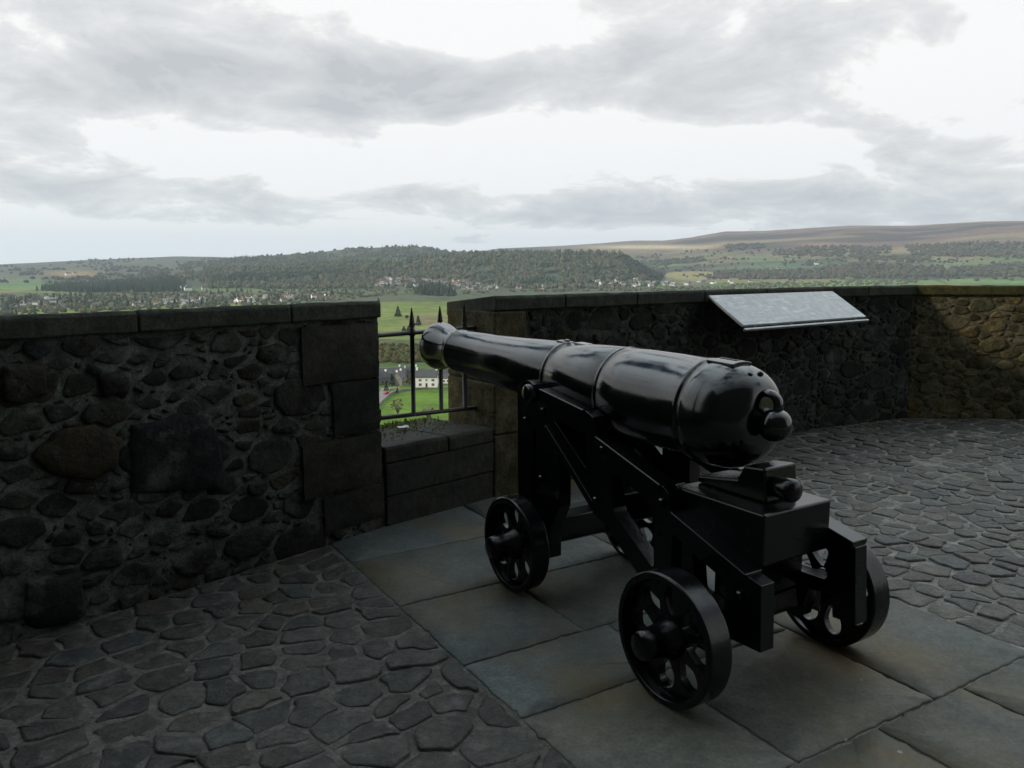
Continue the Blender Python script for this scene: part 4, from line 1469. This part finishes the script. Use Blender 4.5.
def blob(mb, p, r, h, col, squash=1.0):
    """ragged clump: a bumpy low sphere"""
    k = 6
    vs = [p + Vector((0, 0, h * random.uniform(.95, 1.05)))]
    for (zz, rr) in ((.72, .72), (.38, 1.0), (.1, .75)):
        for i in range(k):
            a = 2 * math.pi * (i + random.uniform(-.25, .25)) / k
            q = r * rr * random.uniform(.75, 1.2)
            vs.append(p + Vector((q * math.cos(a), q * math.sin(a), h * zz * random.uniform(.88, 1.12))))
    fs = [(0, 1 + i, 1 + (i + 1) % k) for i in range(k)]
    for t in range(2):
        for i in range(k): fs.append((1 + t * k + i, 1 + (t + 1) * k + i, 1 + (t + 1) * k + (i + 1) % k, 1 + t * k + (i + 1) % k))
    mb.add(vs, fs, 0, False, col)


def cone(mb, p, r, h, col):
    k = 6
    vs = []
    for (z0, z1, rr) in ((.05, .62, 1.0), (.38, 1.0, .66)):
        o = len(vs)
        vs.append(p + Vector((random.uniform(-.05, .05) * r, 0, h * z1)))
        for i in range(k):
            a = 2 * math.pi * (i + random.uniform(-.2, .2)) / k; q = r * rr * random.uniform(.75, 1.2)
            vs.append(p + Vector((q * math.cos(a), q * math.sin(a), h * (z0 + random.uniform(-.04, .06)))))
    fs = [(b, b + 1 + i, b + 1 + (i + 1) % k) for b in (0, k + 1) for i in range(k)]
    mb.add(vs, fs, 0, False, col)


def scatter(name, material, count, inside, kind, size, box, jitter=.45, maxd=8000, tone=(.6, 1.5), tints=((1, 1, 1),)):
    mb = MB()
    x0, x1, y0, y1 = box
    done = 0
    for _ in range(count * 6):
        if done >= count: break
        x = random.uniform(x0, x1); y = random.uniform(y0, y1)
        if not inside(x, y): continue
        if name != 'copse' and random.random() < .82 and any(f_(x, y) for f_ in ESTATES): continue
        p = at_px(x, y)
        if p is None or math.hypot(p.x, p.y) > maxd: continue
        r_ = math.hypot(p.x, p.y)
        p = p + Vector((random.uniform(-1, 1), random.uniform(-1, 1), 0)) * (r_ * .004)
        p.z = float(tz(p.x, p.y)) - .5
        h = size * random.uniform(1 - jitter, 1 + jitter)
        k = random.uniform(*tone); tn = random.choice(tints)
        c = tuple(k * t for t in tn)
        if kind == 'cone': cone(mb, p, h * .27, h, c)
        elif kind == 'mix':
            if random.random() < .35: cone(mb, p, h * .27, h * 1.15, tuple(k * t for t in (.45, .66, .5)))
            else: blob(mb, p, h * .5, h * .9, c)
        else: blob(mb, p, h * random.uniform(.45, .7), h * .85, c)
        done += 1
    o = mb.build(name, material, None, True)
    tag(o, kind='stuff')
    return o


def poly_in(pts):
    def f(x, y):
        ins = False; n = len(pts)
        for i in range(n):
            (xa, ya), (xb, yb) = pts[i], pts[(i + 1) % n]
            if (ya > y) != (yb > y) and x < (xb - xa) * (y - ya) / (yb - ya) + xa: ins = not ins
        return ins
    return f


random.seed(5)
ESTATES = [poly_in([(372, 278), (405, 277.5), (472, 280.5), (505, 285), (505, 292), (372, 289)]), poly_in([(586, 282), (640, 278.5), (735, 279), (735, 285), (650, 288.5), (586, 290)])]
BR = ((.9, .95, .9), (1.0, .92, .8), (.75, .95, .72), (.65, .8, .72))
# the long wooded hill
scatter('hillside_woods', M['bare'], 7500, lambda x, y: fbm(np.array([x / 22]), np.array([y / 5]), 3, 51)[0] > .36, 'mix', 13, (180, 655, 246, 289), .35, 5200, (.7, 1.15), BR)
scatter('hillside_conifers', M['conifer'], 1500, lambda x, y: fbm(np.array([x / 26]), np.array([y / 6]), 3, 57)[0] > .52, 'cone', 13, (190, 640, 246, 287), .3, 5200, (.9, 1.4))
scatter('crag_edge_trees', M['bare'], 160, poly_in([(618, 256), (630, 252), (655, 274), (665, 282), (640, 284)]), 'blob', 14, (618, 665, 252, 284), .4, 4200, (.35, .8), BR)
# dark plantations
scatter('plantation', M['conifer'], 1100, poly_in([(36, 291), (60, 284), (120, 282), (172, 279), (186, 286), (182, 292), (90, 293)]), 'cone', 17, (36, 186, 279, 293), .25, 5200, (.7, 1.4))
scatter('plantation', M['conifer'], 600, poly_in([(205, 281), (250, 277), (345, 273), (350, 276), (280, 281), (215, 284)]), 'cone', 17, (205, 350, 273, 284), .25, 5200, (.6, 1.2))
scatter('valley_side_trees', M['bare'], 1100, poly_in([(0, 296), (200, 292), (370, 287), (500, 287), (500, 293), (375, 297), (300, 304), (0, 316)]), 'blob', 7, (0, 500, 287, 316), .45, 2700, (.6, 1.2), BR)
scatter('valley_side_trees', M['conifer'], 150, poly_in([(0, 296), (200, 292), (370, 289), (375, 297), (300, 304), (0, 316)]), 'cone', 13, (0, 375, 289, 316), .45, 2700, (.8, 1.5))
scatter('copse', M['conifer'], 130, poly_in([(415, 296), (418, 288), (432, 285), (452, 288), (454, 297)]), 'cone', 18, (414, 455, 285, 297), .3, 2600, (.5, 1.1))
scatter('valley_side_trees', M['bare'], 500, poly_in([(500, 292), (590, 288), (720, 287), (760, 283), (920, 280), (920, 284), (700, 291)]), 'blob', 8, (500, 920, 280, 292), .4, 3600, (.6, 1.2), BR)
# woods on the far side of the valley
PURP = ((.85, .72, .72), (.8, .8, .7), (.7, .8, .75))
for (pts, n_) in (([(772, 249), (830, 246), (890, 247), (890, 254), (840, 257), (775, 256)], 420), ([(905, 246), (965, 243), (1024, 243), (1024, 259), (960, 257), (912, 256)], 700),
                  ([(800, 272), (860, 263), (905, 266), (955, 268), (975, 276), (900, 279), (800, 279)], 700), ([(720, 272), (800, 270), (830, 279), (700, 280)], 420),
                  ([(640, 262), (700, 258), (705, 261), (660, 266)], 120), ([(725, 246), (760, 244), (765, 248), (730, 250)], 120), ([(850, 256), (930, 258), (925, 262), (860, 261)], 160), ([(960, 268), (1024, 262), (1024, 277), (980, 277)], 260), ([(640, 273), (665, 268), (660, 280), (640, 284)], 120)):
    xs = [p[0] for p in pts]; ys = [p[1] for p in pts]
    scatter('far_woods', M['bare'], n_, poly_in(pts), 'blob', 15, (min(xs), max(xs), min(ys), max(ys)), .4, 8200, (.5, 1.1), PURP)
scatter('hedgerow_trees', M['bare'], 450, lambda x, y: fbm(np.array([x / 14]), np.array([y / 2.2]), 3, 61)[0] > .56, 'blob', 12, (655, 1024, 250, 281), .4, 8200, (.35, .8), PURP)
scatter('far_woods', M['bare'], 700, lambda x, y: fbm(np.array([x / 30]), np.array([y / 3]), 3, 71)[0] > .5 and not (40 < x < 100 and 270 < y < 277), 'blob', 13, (0, 260, 258, 283), .4, 8200, (.4, .9), PURP)
# scrub below the golf course and on the castle rock
scatter('scrub', M['hedge'], 1100, lambda x, y: True, 'blob', 3.6, (345, 480, 346, 363), .5, 1200, (.5, 1.2), ((1, 1, 1), (1.2, .95, .75), (.8, .9, .6)))


def leafy(mb, p, h, r, n_, shape, tones):
    """crown of many small leaf-clump faces"""
    for _ in range(n_):
        f = random.random()
        if shape == 'cone':
            zz = f ** 1.2; rad = r * (1 - zz) * math.sqrt(random.uniform(.25, 1)) * random.uniform(.75, 1.15) + .02 * r
            zc = h * (.08 + .92 * zz)
        else:
            zc = h * (.28 + .7 * f); k = (f - .45) / .55
            rad = r * math.sqrt(max(0.02, 1 - k * k)) * math.sqrt(random.uniform(.2, 1))
        a = random.uniform(0, 6.28)
        c = p + Vector((rad * math.cos(a), rad * math.sin(a), zc))
        s = r * random.uniform(.12, .26)
        u = Vector((random.gauss(0, 1), random.gauss(0, 1), random.gauss(0, .6))).normalized(); v = u.cross(Vector((random.gauss(0, 1), random.gauss(0, 1), random.gauss(0, 1)))).normalized()
        k = random.uniform(.6, 1.5); t = random.choice(tones)
        mb.add([c - u * s, c - v * s * .7, c + u * s, c + v * s * .7], [(0, 1, 2, 3)], 0, False, tuple(k * q for q in t))


def tree(name, label, x, y, hpx, kind, cat='tree', group=None, aspect=.34, material=None):
    p = at_px(x, y)
    r_ = math.hypot(p.x, p.y); h = hpx * r_ / 800
    root = thing(name, label, cat, p, 0, group)
    t = MB()
    t.tube([Vector((0, 0, -.3)), Vector((.01 * h, 0, h * .3)), Vector((0, .01 * h, h * .8))], [.035 * h, .025 * h, .008 * h], 7)
    for _ in range(6):
        a = random.uniform(0, 6.28); z = h * random.uniform(.3, .65)
        t.tube([Vector((0, 0, z)), Vector((math.cos(a), math.sin(a), .5)) * h * .16 + Vector((0, 0, z))], [.012 * h, .004 * h], 5)
    t.build('trunk', M['bark'], root)
    c = MB()
    leafy(c, Vector((0, 0, 0)), h, h * aspect, 420, 'cone' if kind == 'cone' else 'round', ((1, 1, 1), (.8, .95, .7), (1.1, 1.1, .8)))
    c.build('crown', material or M['conifer'], root, True)
    return root


tree('conifer_tree', 'tall dark conifer on the golf course, left of the spear-topped bar', 398, 317, 10.5, 'cone', group='conifers on the golf course', aspect=.36)
tree('conifer_tree', 'dark conifer on the golf course just right of the first spear-topped bar', 418.3, 326, 10, 'cone', group='conifers on the golf course', aspect=.36)
tree('conifer_tree', 'dark bushy conifer just above the top rail, left of the bar', 404, 333, 6.5, 'cone', group='conifers on the golf course', aspect=.5)
tree('conifer_tree', 'dark bushy conifer just above the top rail, touching the bar', 408.5, 333, 7, 'cone', group='conifers on the golf course', aspect=.5)
tree('conifer_tree', 'small dark conifer far off at the upper edge of the golf course', 378.5, 303, 5, 'cone', group='conifers on the golf course', aspect=.4)
tree('shrub', 'low dark shrub right of the tall conifer on the golf course', 407, 319, 3.6, 'round', 'shrub', aspect=.55)
tree('conifer_tree', 'tall dark evergreen beside the grey stone cottage', 392, 386, 12, 'cone', group='evergreens by the cottages', aspect=.3)
tree('conifer_tree', 'dark evergreen at the bend of the lane, nearest the wall', 386.3, 391, 9.5, 'cone', group='evergreens by the cottages', aspect=.3)
tree('conifer_tree', 'small slim evergreen on the green field edge below the cottage', 397.3, 393, 6.5, 'cone', group='evergreens by the cottages', aspect=.25)
tree('round_tree', 'yellowish green bush at the left gable of the white house', 409, 386.5, 7.5, 'round', 'bush', aspect=.5, material=leaf_mat('yellow_green_leaves', (.12, .12, .035)))
tree('bare_tree', 'bare grey tree in front of the cottage roofs', 405, 378, 10, 'round', aspect=.5, material=M['bare'])
tree('conifer_tree', 'lone dark conifer standing by the roofs of the left town', 175, 307, 8, 'cone', aspect=.3)
tree('conifer_tree', 'dark conifer in the fields left of the barred gap, above the coping', 332, 295, 6, 'cone', aspect=.35)


def bare_shrub(label, x, y, h, seed):
    random.seed(seed)
    p = at_px(x, y)
    root = thing('bare_shrub', label, 'shrub', p, 0, 'bare shrubs below the gap')
    mb = MB()
    for _ in range(26):
        a = random.uniform(0, 6.28); sp = random.uniform(.15, .6)
        q = [Vector((0, 0, -.1))]; dr = Vector((math.cos(a) * sp, math.sin(a) * sp, 1)).normalized()
        for k in range(4):
            q.append(q[-1] + dr * h / 4 * random.uniform(.7, 1.1)); dr = (dr + Vector((random.gauss(0, .2), random.gauss(0, .2), random.gauss(0, .1)))).normalized()
        mb.tube(q, [.012 * h, .009 * h, .006 * h, .004 * h, .002 * h], 4)
        for k in (2, 3):
            e = q[k] + Vector((random.gauss(0, .3), random.gauss(0, .3), random.uniform(.1, .4))) * h * .35
            mb.tube([q[k], e], [.004 * h, .0015 * h], 3)
    mb.build('branches', M['bark'], root)
    c = MB()
    leafy(c, Vector((0, 0, h * .05)), h * .9, h * .46, 45, 'round', ((1, 1, 1), (1.2, .9, .7)))
    for i in range(len(c.v)): pass
    c.build('twigs', M['bare'], root, True)


bare_shrub('bare brown shrub below the gap, near the left wall end', 398, 414, 8, 3)
bare_shrub('bare olive shrub below the gap, between the two lower bars', 428, 419, 7, 12)

# houses
HM = {
    'white': plain('white_render', (.84, .84, .82), .8, .05), 'cream': plain('cream_render', (.50, .46, .38), .8, .1), 'pink': plain('pinkish_harling', (.42, .31, .27), .8, .12),
    'grey': plain('grey_stone', (.20, .19, .175), .85, .2), 'slate': plain('slate_tiles', (.085, .088, .095), .7, .2), 'brown': plain('brown_tiles', (.15, .095, .07), .8, .2),
    'palegrey': plain('pale_tiles', (.25, .24, .235), .8, .15), 'glass': plain('window_glass', (.03, .035, .04), .15, .1), 'door': plain('dark_door', (.05, .045, .04), .6, .1)}


def gable(mb, L_, D_, hw, hr, over=.35):
    """gabled house, long side along x; material 0 walls, 1 roof"""
    l, d = L_ / 2, D_ / 2
    mb.add([(-l, -d, -1), (l, -d, -1), (l, d, -1), (-l, d, -1), (-l, -d, hw), (l, -d, hw), (l, d, hw), (-l, d, hw), (-l, 0, hw + hr), (l, 0, hw + hr)],
           [(0, 1, 5, 4), (2, 3, 7, 6), (1, 2, 6, 9, 5), (3, 0, 4, 8, 7)], 0)
    o = over; k = hr / d; t = .22
    for s in (-1, 1):
        vs = [(-l - o, s * (d + o), hw - k * o + .03), (l + o, s * (d + o), hw - k * o + .03), (l + o, 0, hw + hr + .03), (-l - o, 0, hw + hr + .03)]
        vs += [(x, y, z + t) for x, y, z in vs]
        mb.add(vs, [(0, 1, 2, 3), (4, 5, 6, 7), (0, 1, 5, 4), (1, 2, 6, 5), (2, 3, 7, 6), (3, 0, 4, 7)], 1)


HOUSE_MESH = {}


def small_house(x, y, wall, roof, label, group, scale=1.0, rz=None):
    p = at_px(x, y)
    if p is None: return
    key = (wall, roof, random.randrange(3))
    if key not in HOUSE_MESH:
        mb = MB()
        gable(mb, (11, 14, 9)[key[2]], (7.5, 8, 7)[key[2]], (4.6, 5.2, 3.4)[key[2]], (3.0, 3.2, 2.8)[key[2]])
        cx = (4.2, -5, 3)[key[2]]
        zt_ = (4.6, 5.2, 3.4)[key[2]] + (3.0, 3.2, 2.8)[key[2]]
        mb.box(cx - .5, cx + .5, -.45, .45, zt_ - .6, zt_ + 1.1)
        o = mb.build('house', [HM[wall], HM[roof]]); fix_normals(o)
        HOUSE_MESH[key] = o.data
    else:
        o = bpy.data.objects.new('house', HOUSE_MESH[key]); COL.objects.link(o)
    o.location = p
    a = math.atan2(p.x, p.y)
    o.rotation_euler = (0, 0, -a + (rz if rz is not None else random.choice((0, 0, .5, -.5, 1.57, .2)) + random.uniform(-.2, .2)))
    o.scale = (scale,) * 3
    tag(o, label, 'house', group)
    return o


random.seed(9)


def town(n_, pts, walls, roofs, label, group, scale=1.0, mind=1.6):
    xs = [p[0] for p in pts]; ys = [p[1] for p in pts]; f = poly_in(pts)
    placed = []
    for _ in range(n_ * 30):
        if len(placed) >= n_: break
        x = random.uniform(min(xs), max(xs)); y = random.uniform(min(ys), max(ys))
        if not f(x, y) or any(abs(x - a) < mind * 1.6 and abs(y - b) < mind * .45 for a, b in placed): continue
        placed.append((x, y))
        small_house(x, y, random.choice(walls), random.choice(roofs), label, group, scale * random.uniform(.85, 1.15))


town(18, [(0, 298), (60, 298), (65, 308), (0, 314)], ('grey', 'white', 'cream'), ('slate', 'palegrey'), 'small grey and white house among bare trees at the far left of the valley', 'houses at the far left of the valley')
town(24, [(132, 303), (205, 299), (205, 305), (132, 308)], ('white', 'white', 'cream'), ('slate', 'brown', 'palegrey'), 'small white house in the row just above the left coping', 'white houses just above the left coping')
town(20, [(235, 299), (330, 295), (330, 300), (235, 304)], ('cream', 'grey', 'white'), ('brown', 'palegrey'), 'small brownish house in the flat town above the left coping', 'houses of the flat town above the left coping', 1.1)
town(72, [(376, 280), (400, 279), (470, 282), (470, 289), (440, 287), (376, 287)], ('pink', 'cream', 'white', 'pink'), ('brown', 'palegrey', 'slate'), 'small pinkish house of the estate at the foot of the wooded hill', 'pinkish houses at the foot of the wooded hill', 1.2, 1.3)
town(26, [(440, 285), (500, 286), (500, 291), (440, 290)], ('grey', 'cream', 'white'), ('slate', 'palegrey'), 'small pale house behind the corner of the right parapet', 'pale houses above the corner of the right parapet', 1.15)
town(14, [(500, 287), (590, 284), (590, 289), (500, 291)], ('cream', 'pink'), ('brown', 'slate'), 'small brown house under the trees of the wooded hill', 'brown houses under the wooded hill')
town(60, [(590, 283), (640, 280), (700, 282), (732, 280), (732, 284), (650, 287), (590, 288)], ('white', 'white', 'cream', 'grey'), ('slate', 'slate', 'palegrey'), 'small white house of the village below the yellow hay field', 'white houses below the yellow hay field', 1.15, 1.3)
for (x, y, w, lab, sc) in ((184, 290, 'white', 'white farmhouse left of three sheds on the green rise', 1.7), (188, 290.5, 'white', 'long white shed beside the farmhouse on the green rise', 1.4), (205, 290, 'cream', 'cream shed standing alone right of the white farm', 1.3),
                           (68, 275.5, 'white', 'white house on the sunlit tan hillside at far left', 2.0), (75, 274, 'cream', 'cream house uphill on the sunlit tan hillside', 1.8), (4, 280, 'white', 'white house at the very left edge of the valley', 1.6),
                           (773, 271, 'white', 'white farmhouse among trees on the far green slope', 2.1), (779, 270, 'white', 'white barn right of the farmhouse on the far green slope', 1.9), (816, 264.5, 'white', 'lone white cottage high on the far green slope', 2.0),
                           (750, 282, 'cream', 'cream house by the trees right of the village', 1.6), (594, 252.3, 'cream', 'cream house on the crest of the wooded hill', 1.2), (612, 253, 'cream', 'cream house near the cliff end of the wooded hill', 1.2)):
    small_house(x, y, w, 'slate' if w == 'white' else 'brown', lab, None, sc, .3)


def white_house():
    p = at_px(427, 386.5)
    a = math.atan2(p.x, p.y)
    root = thing('white_house', 'white two-storey house with grey roof seen between the railing bars', 'house', p, -a - .08)
    k = math.hypot(p.x, p.y) / 800                # metres per pixel out there
    L_, hw, hr, D_ = 21.5 * k, 10.2 * k, 6.5 * k, 8.5
    w = MB(); l, d = L_ / 2, D_ / 2
    w.add([(-l, -d, -1), (l, -d, -1), (l, d, -1), (-l, d, -1), (-l, -d, hw), (l, -d, hw), (l, d, hw), (-l, d, hw), (-l, 0, hw + hr), (l, 0, hw + hr)], [(0, 1, 5, 4), (2, 3, 7, 6), (1, 2, 6, 9, 5), (3, 0, 4, 8, 7)])
    fix_normals(w.build('wall', HM['white'], root))
    r = MB(); o = .35; kk = hr / d
    for s in (-1, 1):
        vs = [(-l - o, s * (d + o), hw - kk * o + .03), (l + o, s * (d + o), hw - kk * o + .03), (l + o, 0, hw + hr + .03), (-l - o, 0, hw + hr + .03)]
        vs += [(x, y, z + .2) for x, y, z in vs]
        r.add(vs, [(0, 1, 2, 3), (4, 5, 6, 7), (0, 1, 5, 4), (1, 2, 6, 5), (2, 3, 7, 6), (3, 0, 4, 7)])
    rf = r.build('roof', HM['slate'], root); fix_normals(rf)
    for x in (-l + .6, l - .6):
        c = MB(); c.box(x - .6, x + .6, -.5, .5, hw + hr - .5, hw + hr + 1.6); c.build('chimney', HM['white'], rf)
    for (fx, z0, z1, ww) in ((-.29, .60, .84, .062), (.30, .60, .84, .062), (.0, .62, .84, .04), (-.29, .14, .42, .06), (.30, .14, .42, .06), (-.22, .60, .84, .0), (.37, .60, .84, .0)):
        if ww == 0: continue
        c = MB(); c.box(fx * L_ - ww * L_, fx * L_ + ww * L_, -d - .06, -d + .05, z0 * hw, z1 * hw)
        f = c.build('window', HM['glass'], root)
        g = MB()
        for zz in (z0, z1):
            g.box(fx * L_ - ww * L_ - .1, fx * L_ + ww * L_ + .1, -d - .10, -d - .005, zz * hw - .08, zz * hw + .08)
        g.box(fx * L_ - .06, fx * L_ + .06, -d - .09, -d - .006, z0 * hw + .08, z1 * hw - .08)
        g.build('frame', HM['white'], f)
    c = MB(); c.box(-.045 * L_, .045 * L_, -d - .07, -d + .05, -.2, .42 * hw); c.build('door', HM['door'], root)


white_house()


def cottage(label, x, y, L_, hw, hr, wall, roof, rz):
    p = at_px(x, y)
    a = math.atan2(p.x, p.y)
    root = thing('stone_cottage', label, 'cottage', p, -a + rz, 'cottages by the lane')
    D_ = 7.0; l, d = L_ / 2, D_ / 2
    w = MB()
    w.add([(-l, -d, -1), (l, -d, -1), (l, d, -1), (-l, d, -1), (-l, -d, hw), (l, -d, hw), (l, d, hw), (-l, d, hw), (-l, 0, hw + hr), (l, 0, hw + hr)], [(0, 1, 5, 4), (2, 3, 7, 6), (1, 2, 6, 9, 5), (3, 0, 4, 8, 7)])
    fix_normals(w.build('wall', HM[wall], root))
    r = MB(); o = .3; kk = hr / d
    for s in (-1, 1):
        vs = [(-l - o, s * (d + o), hw - kk * o + .03), (l + o, s * (d + o), hw - kk * o + .03), (l + o, 0, hw + hr + .03), (-l - o, 0, hw + hr + .03)]
        vs += [(q[0], q[1], q[2] + .2) for q in vs]
        r.add(vs, [(0, 1, 2, 3), (4, 5, 6, 7), (0, 1, 5, 4), (1, 2, 6, 5), (2, 3, 7, 6), (3, 0, 4, 7)])
    rf = r.build('roof', HM[roof], root); fix_normals(rf)
    for xx in (-l + .6, l - .6):
        c = MB(); c.box(xx - .5, xx + .5, -.45, .45, hw + hr - .5, hw + hr + 1.3); c.build('chimney', HM['white'], rf)
    for fx in (-.3, 0, .3):
        c = MB(); c.box(fx * L_ - .5, fx * L_ + .5, -d - .05, -d + .05, .9, 2.1); c.build('window', HM['glass'], root)


cottage('grey stone cottage gable beside the tall dark evergreen', 399, 385, 9, 4.6, 3.6, 'grey', 'slate', 1.25)
cottage('long grey-roofed cottage row left of the white house', 389, 379, 22, 3.6, 3.4, 'grey', 'slate', .05)
cottage('low white cottage attached beyond the right end of the white house', 444.5, 383, 8, 3.2, 2.6, 'white', 'slate', -.1)
cottage('grey-roofed cottage behind the right end of the white house', 443, 378, 12, 3.8, 3.4, 'grey', 'slate', .2)
cottage('grey cottage behind the bare tree with pale chimneys', 408, 378, 12, 4.2, 3.2, 'grey', 'slate', -.1)
cottage('grey cottage at the lane end, nearest the left wall', 379.5, 384, 11, 4.0, 3.4, 'grey', 'slate', .6)


def ribbon(name, pts, width, material, lift=.12, kind='structure'):
    q = []
    for i in range(len(pts) - 1):
        for t in range(12):
            f = t / 12
            q.append((pts[i][0] * (1 - f) + pts[i + 1][0] * f, pts[i][1] * (1 - f) + pts[i + 1][1] * f))
    q.append(pts[-1])
    P = [at_px(*a) for a in q]
    mb = MB(); vs = []; fs = []
    for i, p in enumerate(P):
        t = (P[min(i + 1, len(P) - 1)] - P[max(i - 1, 0)]); t.z = 0; t.normalize(); s = Vector((t.y, -t.x, 0))
        for k in (-1, 1):
            v = p + s * width / 2 * k; v.z = float(tz(v.x, v.y)) + lift; vs.append(v)
    for i in range(len(P) - 1): fs.append((2 * i, 2 * i + 1, 2 * i + 3, 2 * i + 2))
    mb.add(vs, fs)
    o = mb.build(name, material); tag(o, kind=kind)


ribbon('road', [(372, 409), (381, 400), (384, 393), (386, 388.5), (400, 388)], 5.5, plain('lane_tarmac', (.22, .21, .20), .9, .15), .18)
ribbon('path', [(388, 394), (398, 391), (412, 388.8), (430, 388.2), (450, 387)], 3.0, plain('pale_path', (.26, .25, .20), .9, .15), .22)


def field_wall():
    P = []
    pts = [(374, 413), (381.5, 403.5), (386, 399), (389, 396), (393, 393.8), (402, 391.8), (414, 390.2), (428, 389.6)]
    for a in pts: P.append(at_px(*a))
    mb = MB(); vs = []; fs = []
    for i, p in enumerate(P):
        t = (P[min(i + 1, len(P) - 1)] - P[max(i - 1, 0)]); t.z = 0; t.normalize(); s = Vector((t.y, -t.x, 0))
        for (o, z) in ((-.35, -.4), (-.3, 1.25), (.3, 1.25), (.35, -.4)): vs.append(p + s * o + Vector((0, 0, z)))
    for i in range(len(P) - 1):
        for j in range(4): fs.append((i * 4 + j, i * 4 + (j + 1) % 4, i * 4 + 4 + (j + 1) % 4, i * 4 + 4 + j))
    fs += [(0, 1, 2, 3), tuple(len(vs) - k for k in (1, 2, 3, 4))]
    mb.add(vs, fs)
    o = fix_normals(mb.build('field_wall', HM['grey']))
    tag(o, 'low dark field wall curving along the lane round the green field', 'wall')


field_wall()


def car():
    p = at_px(386.5, 394.5)
    a = math.atan2(p.x, p.y)
    root = thing('parked_car', 'small red car parked on the lane by the evergreens', 'car', p + Vector((0, 0, .2)), -a + 1.0)
    b = MB()
    prof = [(-2.0, .3), (-2.05, .8), (-1.5, .95), (-1.0, 1.42), (.5, 1.45), (1.1, .98), (1.95, .85), (2.05, .4), (2.0, .3)]
    vs = [(x, y, z) for y in (-.8, .8) for x, z in prof]; n = len(prof)
    b.add(vs, [tuple(range(n))[::-1], tuple(range(n, 2 * n))] + [(k, (k + 1) % n, n + (k + 1) % n, n + k) for k in range(n)])
    bevel(b.build('body', plain('red_car_paint', (.35, .03, .02), .3, .05, .5, .5), root), .06, 2)
    for x in (-1.25, 1.25):
        for y in (-.78, .78):
            w = MB(); T = Matrix.Translation(Vector((x, y - .1, .3))) @ Matrix(((0, 1, 0, 0), (1, 0, 0, 0), (0, 0, 1, 0), (0, 0, 0, 1)))
            w.lathe([(0, .3), (.2, .3)], T, 16, smooth=False); fix_normals(w.build('wheel', HM['door'], root))


car()
